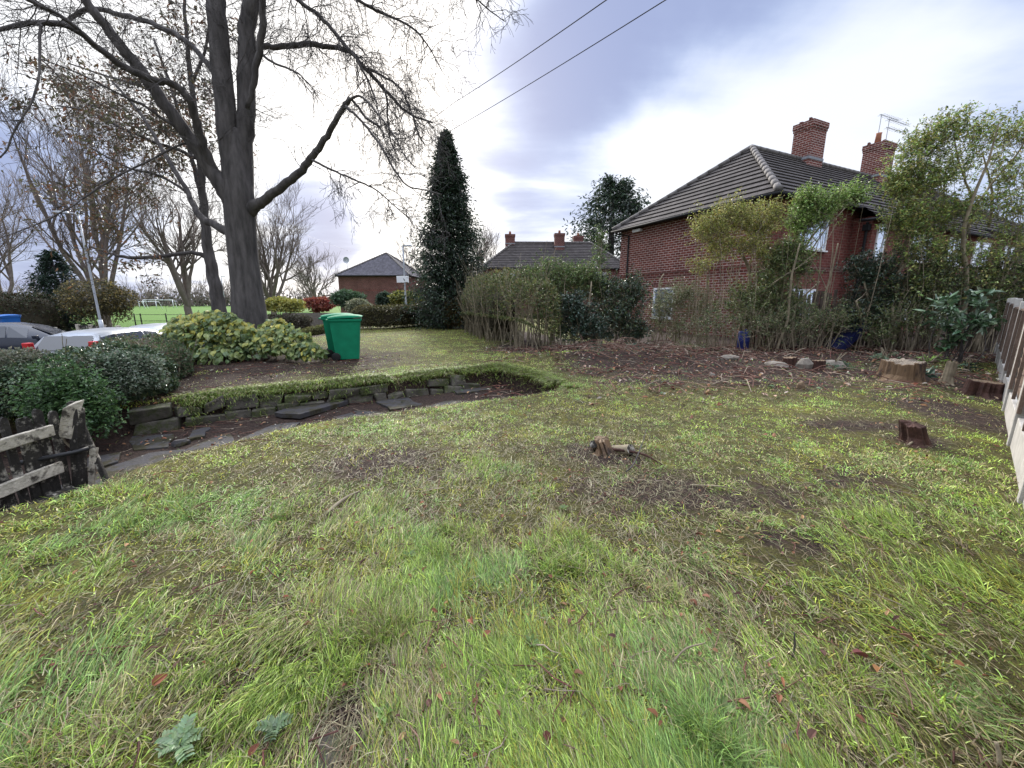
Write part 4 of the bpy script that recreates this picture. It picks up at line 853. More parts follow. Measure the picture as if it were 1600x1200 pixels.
shrub('dark holly like mass under the narrow front window', 11.7, [(1365, 440, 34, 46, 1, 0), (1350, 490, 36, 36, .8, 0), (1390, 480, 26, 46, .6, 0), (1340, 420, 20, 24, .3, 0)], [[(1360, 552, 7), (1362, 500, 6), (1350, 440, 4)], [(1335, 548, 6), (1345, 505, 5), (1338, 470, 4)]], HOLLY+[(.05, .07, .03)], 83, 9500, .08, .042, mats='leaf_gloss', foot=(1365, 552), k=18)
shrub('tall laurel shrub rising beside the second chimney', 11.4, [(1440, 240, 44, 40, .9, 0), (1415, 290, 30, 30, .6, 0), (1450, 290, 40, 34, .8, 0), (1410, 350, 34, 34, .9, 0), (1460, 350, 40, 40, .8, 0), (1440, 400, 50, 34, .8, 0), (1425, 450, 50, 40, .6, 0), (1400, 300, 20, 40, .3, 0), (1465, 215, 24, 22, .3, 0)], [[(1395, 552, 8), (1398, 500, 8), (1405, 430, 7), (1420, 360, 6), (1435, 290, 5), (1445, 210, 3)], [(1408, 550, 8), (1403, 470, 8), (1395, 400, 7), (1425, 340, 4), (1450, 300, 3)], [(1400, 430, 6), (1440, 380, 5), (1470, 330, 4), (1478, 260, 3)]], LAUR+OLIVE+[(.07, .10, .04)], 84, 16000, .085, .036, foot=(1400, 552), k=20)
shrub('tall airy shrub with open sky between branches at the right edge', 11.2, [(1530, 220, 44, 36, .6, 0), (1585, 215, 36, 34, .6, 0), (1500, 260, 26, 34, .35, 0), (1580, 290, 40, 40, .7, 0), (1545, 330, 44, 30, .6, 0), (1600, 350, 40, 40, .7, 0), (1500, 330, 30, 26, .5, 0), (1570, 400, 50, 34, .6, 0), (1500, 400, 36, 30, .5, 0), (1640, 280, 40, 60, .6, 0), (1540, 440, 50, 40, .6, 0), (1500, 200, 20, 26, .3, 0), (1550, 260, 40, 30, .3, 0)], [[(1500, 550, 12), (1508, 480, 12), (1510, 420, 10), (1505, 370, 9), (1520, 310, 7), (1545, 250, 5), (1560, 195, 3)], [(1520, 550, 9), (1545, 480, 9), (1575, 420, 8), (1600, 370, 6)], [(1505, 370, 7), (1540, 300, 5), (1590, 240, 4), (1610, 200, 2)], [(1520, 310, 5), (1500, 260, 4), (1490, 210, 2)], [(1545, 355, 5), (1550, 300, 5), (1535, 240, 3)]], OLIVE+LAUR+[(.10, .10, .05)], 85, 13000, .085, .034, foot=(1510, 552), k=20)
shrub('ivy covered stems thick with dark leaves behind the big stump', 11.3, [(1430, 470, 30, 50, .6, 0), (1460, 440, 40, 40, .6, 0), (1500, 470, 40, 50, .6, .2), (1550, 450, 50, 46, .7, 0), (1600, 440, 30, 50, .5, 0)], [[(1388, 560, 8), (1400, 510, 9), (1410, 460, 8), (1425, 420, 6)], [(1382, 556, 7), (1390, 520, 7), (1396, 480, 6)], [(1455, 552, 8), (1475, 500, 8), (1500, 440, 6)], [(1530, 552, 8), (1520, 490, 8), (1530, 430, 6)], [(1560, 540, 9), (1580, 490, 8), (1610, 440, 7)], [(1420, 556, 6), (1440, 500, 6), (1462, 460, 5)]], [(.06, .085, .03), (.10, .13, .045), (.15, .17, .06), (.04, .055, .025)], 86, 13000, .085, .042, foot=(1470, 552), k=24, extra_stems=14, sr=.018)
shrub('large leaved evergreen bush by the concrete posts behind the big stump', 8.9, [(1485, 505, 30, 24, .8, 0), (1520, 510, 34, 26, 1, 0), (1500, 535, 36, 22, .8, 0), (1475, 478, 18, 12, .3, 0), (1530, 480, 24, 14, .4, 0)], [[(1495, 590, 8), (1500, 560, 8), (1505, 530, 6), (1520, 500, 3)], [(1490, 590, 5), (1470, 580, 5), (1482, 545, 4), (1480, 490, 2)]], [(.06, .12, .055), (.10, .17, .085), (.045, .085, .04), (.15, .22, .13)], 87, 360, .19, .075, mats='leaf_gloss', foot=(1495, 588), oval=True, k=24, stem_mat='bark')
bushpx('brighter green leafy bush pushing out of the hedge behind the gate post', 112, 628, 60, 62, 4.75, 8500, .05, .03, [(.06, .12, .04), (.09, .17, .055), (.045, .085, .035)], 58+40, stems=4, shell=False, k=34, sub=.5)
bushpx('pale grey green shrub with small flecked leaves at the hedge end', 195, 590, 52, 46, 5.7, 7000, .042, .024, [(.12, .16, .10), (.20, .24, .17), (.07, .11, .06), (.26, .28, .22)], 99, stems=20)
bushpx('grey twiggy shrub at the far left of the hedge', 30, 585, 60, 40, 5.3, 5200, .042, .022, [(.12, .13, .09), (.17, .17, .12), (.08, .10, .06)], 100, stems=50)
shrub('mixed leafy undergrowth in front of the board fence below the tall laurel', 10.9, [(1400, 500, 50, 36, .8, 0), (1450, 510, 50, 34, .7, 0), (1540, 500, 50, 40, .8, .4), (1590, 470, 40, 40, .6, .6), (1370, 525, 30, 22, .4, 0)], [[(1420, 556, 6), (1440, 500, 6), (1462, 450, 5), (1470, 400, 3)]], [(.08, .11, .04), (.12, .15, .05), (.05, .07, .03), (.16, .18, .07)], 101, 4200, .08, .034, foot=(1440, 556), extra_stems=14)
shrub('light green undergrowth between the leaning shrub and lower front window', 11.0, [(1180, 505, 46, 36, .8, 0), (1240, 515, 46, 30, .7, 0), (1300, 500, 36, 34, .5, 0), (1120, 510, 36, 30, .5, 0)], [[(1210, 556, 6), (1230, 500, 6), (1236, 440, 5), (1250, 380, 3)]], [(.08, .11, .04), (.13, .15, .06), (.05, .07, .03), (.18, .19, .09)], 102, 3000, .075, .03, foot=(1200, 556), extra_stems=24)
# low cut greenery in the bed
for i, (lb, px, py, rx, ry, D, n_, pl_, L_) in enumerate((
    ('low leafy sprig growing against the big cut stump', 1455, 570, 22, 16, 8.7, 160, LAUR, .10), ('pale leafy sprig left of the big cut stump', 1385, 562, 26, 10, 9.2, 160, [(.10, .16, .09), (.15, .21, .12)], .09),
    ('dark cut evergreen sprig lying on the grass before the big stump', 1430, 622, 22, 12, 7.3, 46, [(.02, .055, .03), (.04, .09, .05), (.12, .19, .13)], .17), ('small dark seedling plants by the right hand stump', 1505, 590, 24, 14, 7.8, 130, HOLLY+[(.05, .1, .05)], .10),
    ('blue green weed clump under the dark hedge', 988, 545, 22, 8, 11.0, 240, [(.06, .12, .08), (.10, .16, .11)], .09), ('low dull green weeds beneath the straggly twiggy shrub', 1075, 545, 30, 10, 10.8, 300, DULL, .08),
    ('ivy leaves trailing over the bare bed', 930, 562, 16, 8, 10.2, 160, [(.05, .09, .055), (.09, .14, .09)], .08), ('green ivy patch between the small stumps and lawn', 1290, 592, 44, 9, 8.4, 420, [(.05, .10, .05), (.10, .16, .09), (.04, .07, .04)], .075),
    ('weeds and fallen ivy along the left hedge foot', 770, 522, 50, 7, 16.5, 700, [(.10, .13, .07), (.14, .15, .08), (.08, .10, .05)], .09))):
    C, r = ell(px, py, rx, ry, D, .7); g_ = float(H(C[0], C[1])); C[2] = max(C[2], g_+.03)
    bush(lb, C, r, n_, L_, L_*.45, pl_, 200+i, name='weed_clump', cat='weeds', k=8, stems=4, shell=False, oval=L_ > .15, group='low plants on the bare bed')

# ------------------------------------------------------------------ right hand fence: concrete posts, gravel boards, lapped panels
F0 = np.array([3.85, 2.72]); FD = np.array([.757, .653]); FS = 1.9; frz = math.atan2(FD[1], FD[0])
fe = thing('panel_fence', 'brown lapped panel fence between pale concrete posts at the right edge', 'fence', on(*F0))
fb = np.array(fe.location)
for k in range(-2, 7):
    p = F0+FD*FS*k; z = float(H(*p)); m = MB(); m.box((0, 0, .5), (.10, .10, 1.9), frz, taper=.93); m.build('post', 'concrete', fe, bevel=.012).location = np.array([p[0], p[1], z])-fb
    if k == 6: break
    c = p+FD*FS/2; zc = z
    m = MB(); m.box((0, 0, .12), (FS-.1, .05, .36), frz); m.build('gravel_board', 'concrete', fe, bevel=.006).location = np.array([c[0], c[1], zc])-fb
    m = MB(); nr = 7
    M3 = np.array([[1, 0, 0], [0, math.cos(.14), -math.sin(.14)], [0, math.sin(.14), math.cos(.14)]])
    for j in range(nr):
        zz = .37+j*.135; X = np.linspace(-(FS-.12)/2, (FS-.12)/2, 12); w_ = .016*np.sin(X*5+j*2)+rng.normal(0, .007, 12); V = []; b_ = .018
        for x, dw in zip(X, w_): V += [(x, -.030, zz-.03+dw), (x, -.030+b_, zz-.03+dw), (x, -.006+b_, zz+.135), (x, -.006, zz+.135)]
        V = np.array(V); ca, sa = math.cos(frz), math.sin(frz); V = V@np.array([[ca, sa, 0], [-sa, ca, 0], [0, 0, 1]])
        F = []
        for i in range(11):
            for a, b in ((0, 1), (1, 2), (2, 3), (3, 0)): F.append([i*4+a, (i+1)*4+a, (i+1)*4+b, i*4+b])
        m.add(V, F)
    for x in (-.86, 0, .86): m.box(np.array([FD[0]*x, FD[1]*x, 0])+np.array([-FD[1], FD[0], 0])*.03+np.array([0, 0, .84]), (.045, .03, .98), frz)
    m.box((0, 0, 1.335), (FS-.11, .06, .03), frz); m.build('panel', 'panel_wood', fe).location = np.array([c[0], c[1], zc])-fb

# weathered boarded fence behind the shrubs
pf = thing('board_fence', 'weathered dark brown board fence with gaps behind the tall shrubs', 'fence', on(7.2, 12.35)); pb = np.array(pf.location)
P0, P1 = np.array([7.2, 12.35]), np.array([14.6, 11.35]); L_ = np.linalg.norm(P1-P0); pd = (P1-P0)/L_; prz = math.atan2(pd[1], pd[0]); nb = 64; bm = MB()
for i in range(nb):
    if rng.random() < .06: continue
    p = P0+pd*L_*(i+.5)/nb; hgt = 1.62+rng.normal(0, .05)-(.25 if rng.random() < .06 else 0); x, y = p-pb[:2]; w2 = .088*rng.uniform(.85, 1.1)
    T = np.array([[1, 0, rng.normal(0, .012)], [0, 1, 0], [0, 0, 1]]); bm.box((x, y, hgt/2), (w2, .018, hgt), prz, jit=.003, M=T)
for z in (.4, 1.25):
    c = (P0+P1)/2-pb[:2]; bm.box((c[0]+.03, c[1]+.05, z), (L_, .04, .08), prz)
bm.build('boards', 'picket_wood', pf)
for i in range(5):
    p = P0+pd*L_*i/4-pb[:2]; m = MB(); m.box((p[0]+.05, p[1]+.1, .82), (.09, .09, 1.7), prz); m.build('post', 'picket_wood', pf)

# ------------------------------------------------------------------ wheelie bins
def make_bin(label):
    t = thing('wheelie_bin', label, 'bin', (0, 0, 0), 0, 'green wheelie bins on the lawn'); m = MB()
    # local x: front (handle at -x)
    def ring(z, x0, x1, w): return [(x0, -w, z), (x1, -w, z), (x1, w, z), (x0, w, z)]
    rs = [ring(.03, -.24, .25, .225), ring(.20, -.27, .27, .235), ring(.92, -.33, .335, .275), ring(.93, -.36, .365, .295), ring(.985, -.36, .37, .295), ring(.985, -.31, .32, .25), ring(.90, -.30, .30, .24)]
    V = np.array(rs).reshape(-1, 3); F = [[3, 2, 1, 0]]+[[i*4+j, i*4+(j+1) % 4, i*4+4+(j+1) % 4, i*4+4+j] for i in range(6) for j in range(4)]+[[24, 25, 26, 27]]
    m.add(V, F); m.build('body', 'bin_green', t, bevel=.018)
    l = MB(); M_ = np.array([[math.cos(.05), 0, -math.sin(.05)], [0, 1, 0], [math.sin(.05), 0, math.cos(.05)]])
    n = 10; V = []
    for i in range(n+1):
        x = -.37+.76*i/n; hgt = .028+.055*math.sin(math.pi*min(1, (i+.6)/(n+.6)))**.7
        for y, q in ((-.305, 0), (-.29, .6), (-.15, .95), (0, 1), (.15, .95), (.29, .6), (.305, 0)): V.append((x, y, hgt*q))
    V = np.array(V)@M_.T+(0, 0, 1.005); F = [[i*7+j, (i+1)*7+j, (i+1)*7+j+1, i*7+j+1] for i in range(n) for j in range(6)]+[[i*7, i*7+6, (i+1)*7+6, (i+1)*7] for i in range(n)]+[[j for j in range(7)], [n*7+6-j for j in range(7)]]
    l.add(V, F, smooth=True); lid = l.build('lid', 'bin_green', t, bevel=.004)
    h_ = MB(); h_.tubes([([(-.41, -.25, .96), (-.41, .25, .96)], [.016, .016]), ([(-.34, -.25, .95), (-.42, -.25, .965)], [.016, .016]), ([(-.34, .25, .95), (-.42, .25, .965)], [.016, .016])], 8, cap=True); h_.build('handle', 'bin_green', t)
    ax = MB(); ax.tubes([([(-.25, -.28, .10), (-.25, .28, .10)], [.014, .014])], 8, cap=True); ax.build('axle', 'black_plastic', t)
    for y in (-.265, .265):
        w_ = MB(); w_.tubes([([(-.25, y-.025, .10), (-.25, y-.02, .10), (-.25, y+.02, .10), (-.25, y+.025, .10)], [.085, .10, .10, .085])], 20, cap=True); w_.build('wheel', 'rubber', t)
    return t
b1 = make_bin('green wheelie bin nearer the lawn, its whole side in view')
p = gz(538, 563, .12); b1.location = on(p[0], p[1]+.25, -.01); b1.rotation_euler.z = R(19)
copy_thing(b1, on(p[0]-.42, p[1]+.80, -.01), R(22), 'second green wheelie bin partly hidden behind the nearer one, tree side')
bb = make_bin('blue lidded wheelie bin behind the parked navy car across the road'); bb['group'] = 'bins'
del bb['group']
q = at(9, 492, 19.5); bb.location = (q[0], q[1], q[2]-1.06); bb.rotation_euler.z = R(80); bb.scale = (1, 1, 1)
for c in bb.children:
    me = c.data.copy(); c.data = me
    if me.materials[0].name == 'bin_green': me.materials[0] = MATS['bin_blue']

# ------------------------------------------------------------------ cars
def car(label, paint, loc, rz, kind='estate', Lc=4.4, group='cars parked on the road'):
    t = thing('parked_car', label, 'car', loc, rz, group)
    # x: length, front +x. stations: x, bottom, belt, roof, wb, wr
    if kind == 'estate': st = [(-2.15, .45, .80, .80, .70, .70), (-2.05, .30, .98, 1.02, .82, .66), (-1.75, .25, 1.00, 1.40, .86, .60), (-1.2, .25, .99, 1.47, .88, .60), (-.2, .25, .97, 1.49, .89, .61), (.45, .25, .95, 1.42, .89, .59), (1.15, .25, .94, .98, .88, .66), (1.75, .28, .82, .84, .84, .68), (2.15, .38, .66, .66, .68, .6)]
    else: st = [(-1.95, .45, .84, .84, .70, .70), (-1.88, .30, .98, 1.02, .80, .64), (-1.5, .25, 1.0, 1.36, .84, .58), (-.9, .25, .98, 1.46, .86, .59), (0, .25, .95, 1.46, .87, .59), (.5, .25, .93, 1.36, .87, .57), (1.15, .25, .92, .96, .86, .64), (1.6, .28, .82, .84, .82, .66), (1.95, .38, .66, .66, .68, .6)]
    m = MB(); V = []; 
    for x, zb, zl, zr, wb, wr in st:
        V += [(x, -wb*.9, zb), (x, -wb, (zb+zl)/2), (x, -wb*.98, zl), (x, -wr, max(zr-.04, zl+.001)), (x, -wr*.5, zr+.015), (x, 0, zr+.02), (x, wr*.5, zr+.015), (x, wr, max(zr-.04, zl+.001)), (x, wb*.98, zl), (x, wb, (zb+zl)/2), (x, wb*.9, zb)]
    k = 11; V = np.array(V); F = [[i*k+j, (i+1)*k+j, (i+1)*k+(j+1) % k, i*k+(j+1) % k] for i in range(len(st)-1) for j in range(k)]+[list(range(k)), list(range((len(st)-1)*k, len(st)*k))[::-1]]
    F = [f[::-1] for f in F]; m.add(V, F, smooth=True); m.build('body', paint, t, bevel=0)
    g = MB(); e = .012
    def quad(a, b, c, d): g.add([a, b, c, d], [[0, 1, 2, 3]])
    S = st
    for sgn in (-1, 1):
        for i in range(2, 5):
            a, b = S[i], S[i+1]; f0, f1 = .07, .93
            def pt(s_, v): return np.array([s_[0], sgn*((s_[4]*.98)*(1-v)+s_[5]*v+e), s_[2]*(1-v)+max(s_[3]-.04, s_[2])*v])
            p = [pt(a, .1), pt(b, .1), pt(b, .9), pt(a, .9)]; c = sum(p)/4; quad(*[c+(q-c)*np.array([.93, 1, 1]) for q in p][::sgn])
    def scr(a, b, ex): 
        for s0, s1 in ((a, b),):
            p = [np.array([s0[0]+ex, -s0[5]*.9, s0[3]+.02]), np.array([s0[0]+ex, s0[5]*.9, s0[3]+.02]), np.array([s1[0]+ex, s1[5]*.9, s1[3]-.02]), np.array([s1[0]+ex, -s1[5]*.9, s1[3]-.02])]; quad(*p)
    scr(S[6], S[5], .03); scr(S[1], S[2], -.03)
    g.build('window', 'car_glass', t)
    for sgn in (-1, 1):
        h_ = MB(); x0 = S[1][0]; h_.box((x0-.0, sgn*.70, 1.02 if kind == 'estate' else .92), (.16, .13, .46 if kind == 'estate' else .24), jit=.008); h_.build('tail_light', 'red_lamp', t, bevel=.02)
        h_ = MB(); h_.box((S[-2][0]+.16, sgn*.62, .70), (.3, .24, .12), sgn*-.3); h_.build('headlight', 'glass', t, bevel=.02)
        mr = MB(); mr.box((.75, sgn*.98, 1.0), (.12, .2, .12), jit=.006); mr.build('wing_mirror', paint, t, bevel=.02)
        for x in (-1.35 if kind == 'estate' else -1.2, 1.35 if kind == 'estate' else 1.2):
            w_ = MB(); y = sgn*.80; w_.tubes([([(x, y-.1, .31), (x, y-.09, .31), (x, y+.09, .31), (x, y+.1, .31)], [.27, .31, .31, .27])], 22, cap=True); wh = w_.build('wheel', 'rubber', t)
            r_ = MB(); r_.tubes([([(x, y+sgn*.101, .31), (x, y+sgn*.112, .31)], [.20, .18])], 16, cap=True); r_.build('rim', 'metal_grey', wh)
    np_ = MB(); np_.box((S[0][0]-.005, 0, .62), (.02, .52, .11)); np_.build('number_plate', 'white_paint', t); return t
def carpos(px, py, D): q = at(px, py, D); return (q[0], q[1], q[2])
q = at(84, 519, 10.2); car('silver estate car with red tail lights behind the overgrown hedge', 'silver_paint', (q[0]-.1, q[1]+1.9, q[2]-1.49), R(100), 'estate')
q = at(212, 508, 14.5); car('silver hatchback parked beyond the estate car near the yellowing plant', 'silver_paint', (q[0], q[1]+1.2, q[2]-1.47), R(104), 'hatch')
q = at(8, 506, 13.8); car('dark navy car at the left edge of the road', 'navy_paint', (q[0]-.3, q[1]+.6, q[2]-1.46), R(28), 'hatch')
q = at(283, 503, 18); car('white car mostly hidden behind the yellowing leaves', 'white_car', (q[0], q[1]+.5, q[2]-1.49), R(100), 'estate')

# ------------------------------------------------------------------ street lamps, wires, goals, railings
def lamp(label, base, top, r0, r1, arm, sign=False):
    base, top = np.array(base), np.array(top); t = thing('street_lamp', label, 'street lamp', base, 0, 'street lamps'); h_ = top[2]-base[2]
    m = MB(); P, r = smooth_line([(0, 0, -.2), (0, 0, h_*.22), (0, 0, h_*.24), (0, 0, h_)], [r0, r0, r1, r1*.8], 3); m.tubes([(P, r)], 10, cap=True); m.build('pole', 'metal_grey', t)
    l = MB(); l.tubes([smooth_line([(0, 0, h_-.05), (arm[0]*.3, arm[1]*.3, h_+.03), arm], [r1*.8, r1*.7, r1*.7], 3)], 8)
    l.build('arm', 'metal_grey', t); l = MB(); l.box(arm, (.55, .22, .10), math.atan2(arm[1], arm[0]), taper=.8); l.build('lantern', 'metal_grey', t, bevel=.02)
    if sign:
        s_ = MB(); s_.box((-.1, -r1-.03, 2.85), (.8, .03, .42)); s_.build('sign_plate', 'white_paint', t, bevel=.01)
    return t
D = 19.5; q = at(160, 517, D); q = np.array([q[0], q[1], float(H(q[0], q[1]))]); z1 = at(139, 335, D)[2]
lamp('grey lamp post among bare branches left of the big trunk', q, (q[0], q[1], z1), .085, .05, (-.5, -.2, z1-q[2]+.05))
D = 27; q = at(634, 470, D); q = np.array([q[0], q[1], 0.05]); z1 = at(632, 384, D)[2]
lamp('grey lamp post with a white sign plate left of the tall conifer', q, (q[0], q[1], z1), .11, .06, (.35, -.1, z1-q[2]), True)
D = 60; q = at(352, 478, D); q[2] = float(H(q[0], q[1])); z1 = at(350, 432, D)[2]
lamp('far thin pale lamp post seen beside the big trunk', q, (q[0], q[1], z1), .11, .07, (.4, 0, z1-q[2]))
def wire(label, pts):
    P = []
    for a, b in zip(pts[:-1], pts[1:]):
        a, b = np.array(a), np.array(b)
        for i in range(16): u = i/16; P.append(a+(b-a)*u-np.array([0, 0, .12*np.linalg.norm(b-a)/8*u*(1-u)]))
    P.append(np.array(pts[-1])); m = MB(); m.tubes([(np.array(P), np.full(len(P), .008))], 5)
    tag(m.build('overhead_wire', 'black_paint'), label, 'wire', 'overhead wires across the sky')
wire('upper overhead wire running down to the slate roofed house', [at(1010, -45, 6), at(943, 3, 7), at(710, 160, 14), at(448, 350, 38), at(412, 378, 50)])
wire('lower overhead wire passing just above the tall conifer', [at(1110, -45, 6), at(1035, 3, 7), at(690, 212, 16), at(500, 330, 40), at(470, 350, 50)])
wire('far overhead wire slanting down toward the slate roofed house', [at(400, 315, 24), at(480, 368, 40), at(548, 393, 57)])
def goal(label, p, w, h_, rz, d=1.6):
    t = thing('football_goal', label, 'goal', p, rz, 'goals on the playing field'); m = MB(); r = .09
    for x in (-w/2, w/2):
        k = MB(); k.tubes([([(x, 0, 0), (x, 0, h_)], [r, r])], 8, cap=True); k.build('goal_post', 'white_paint', t)
        k = MB(); k.tubes([([(x, 0, h_), (x, d*.5, h_-.05), (x, d, 0)], [r*.7]*3)], 6); k.build('net_support', 'white_paint', t)
    m.tubes([([(-w/2, 0, h_), (w/2, 0, h_)], [r, r])], 8, cap=True); m.build('crossbar', 'white_paint', t)
q = at(248, 478, 125); goal('larger white football goal on the playing field', (q[0], q[1], -.65), 8.2, 2.5, R(8))
q = at(231, 478, 118); goal('smaller white football goal overlapping the larger one', (q[0], q[1], -.65), 6.6, 2.0, R(-14))
rl = thing('park_railing', 'low dark wire fence along the near side of the playing field', 'fence', gp(265, 36)); rb = np.array(rl.location)
for px in (205, 215, 255, 292, 330, 385): 
    q = gp(px, 36)-rb; m = MB(); m.box(q+(0, 0, .55), (.07, .07, 1.2)); m.build('post', 'dark_wood', rl)
m = MB(); a_, b_ = gp(200, 36)-rb, gp(400, 36)-rb
for z in (.5, 1.05): m.tubes([([a_+(0, 0, z), b_+(0, 0, z)], [.022, .022])], 5)
m.build('rail', 'dark_wood', rl)
def railfence(label, pa, pb_, n, h_, boards=3):
    a, b = np.array(pa), np.array(pb_); t = thing('garden_fence', label, 'fence', a); rz = math.atan2(b[1]-a[1], b[0]-a[0]); L = np.linalg.norm(b-a)
    for i in range(n): q = (b-a)*i/(n-1); m = MB(); m.box(q+(0, 0, h_/2), (.14, .14, h_+.12)); m.build('post', 'old_paint_wood', t, bevel=.01)
    for j in range(boards): m = MB(); m.box((b-a)/2+(0, .05, h_*(.3+.62*j/(boards-1))), (L, .03, .15), rz, jit=.01); m.build('board', 'dark_wood', t)
railfence('low weathered board fence below the dark clipped hedge', at(38, 517, 21)*[1, 1, 0]+[0, 0, -.85], at(86, 515, 21)*[1, 1, 0]+[0, 0, -.85], 3, .95)
railfence('broken rail fence behind the leaning lamp post', at(122, 511, 21)*[1, 1, 0]+[0, 0, -.75], at(186, 517, 20)*[1, 1, 0]+[0, 0, -.75], 4, 1.0)
gw = MB(); a_, b_ = gp(440, 33), gp(545, 33); gw.box((a_+b_)/2+(0, 0, .6), (np.linalg.norm(a_-b_), .25, 1.4)); tag(gw.build('garden_wall', 'rubble', uv=False), 'low grey garden wall below the red leaved bush', 'wall')

# ------------------------------------------------------------------ dry stone wall, flagstone path
def stonewall():
    rg = np.random.default_rng(91); W_ = WALLTOP; d = np.r_[0, np.cumsum(np.linalg.norm(np.diff(W_, axis=0), axis=1))]; t0 = on(*W_[2]); m = MB()
    for c, (z0, h_) in enumerate(((-.43, .20), (-.245, .19))):
        s = rg.uniform(0, .2)
        while s < d[-1]-.1:
            L = rg.uniform(.24, .55); e = min(s+L, d[-1]); mid = (s+e)/2; i = min(np.searchsorted(d, mid)-1, len(d)-2); x = np.interp(mid, d, W_[:, 0]); y = np.interp(mid, d, W_[:, 1]); dx, dy = W_[i+1]-W_[i]; rz = math.atan2(dy, dx)
            n = np.array([dy, -dx])/np.hypot(dx, dy); zb = float(H(x-n[0]*.25*0, y))*0
            fade = max(0, 1-mid/ (d[-1]*.98)); hh_ = h_*rg.uniform(.8, 1.12)
            if (c == 1 and mid > d[-1]*.5 and rg.random() < .5) or mid > d[-1]*.74: s = e; continue
            off = .015+.03*(2-c)+rg.normal(0, .018); q = np.array([x+n[0]*off, y+n[1]*off, z0+hh_/2+.02])
            T = Matrix.Rotation(rg.normal(0, .05), 3, 'Y')@Matrix.Rotation(rg.normal(0, .05), 3, 'X'); m.box(q, (e-s-.025, .26, hh_-.018), rz+rg.normal(0, .05), jit=.022, M=T)
            s = e
    V = np.vstack(m.V); o = m.build('stone_wall', 'stone', bevel=.018); tag(o, 'low mossy dry stone wall holding back the lawn above the sunken path', 'wall')
stonewall()
def path():
    rg = np.random.default_rng(92); m = MB()
    slabs = [[(588, 632), (640, 615), (664, 622), (660, 636), (610, 645)], [(520, 655), (538, 642), (600, 646), (612, 656), (560, 668)], [(555, 668), (600, 652), (625, 662), (600, 668)], [(618, 660), (700, 645), (720, 652), (650, 668)], [(430, 655), (500, 628), (560, 622), (545, 636), (470, 660)], [(660, 640), (700, 630), (750, 632), (720, 642)],
             [(285, 705), (358, 672), (366, 690), (300, 725)], [(205, 683), (272, 680), (262, 700), (208, 705)], [(150, 735), (232, 708), (290, 702), (215, 760), (140, 770)], [(120, 720), (190, 708), (180, 724), (125, 740)], [(370, 690), (430, 665), (470, 662), (430, 690), (380, 706)], [(300, 676), (330, 668), (320, 684), (296, 690)], [(430, 690), (480, 675), (470, 690), (440, 700)], [(90, 760), (140, 745), (120, 790), (70, 800)], [(700, 612), (760, 604), (770, 614), (715, 622)]]
    for sl_ in slabs:
        P = np.array([gz(a, b, -.40)[:2] for a, b in sl_]); c = P.mean(0); z = float(H(*c)); tl = rg.normal(0, .012, 2); top = ((P-c)@tl)[:, None]
        # roughen the outline
        Q = []
        for i in range(len(P)):
            a, b = P[i], P[(i+1) % len(P)]
            for u in (0, .33, .66): Q.append(a+(b-a)*u+rg.normal(0, .012, 2))
        Q = np.array(Q); m.prism(np.c_[Q, (Q-c)@tl], z-.06, z+.012+rg.uniform(0, .015))
    tag(m.build('path', 'flagstone', bevel=.008), kind='structure')
path()

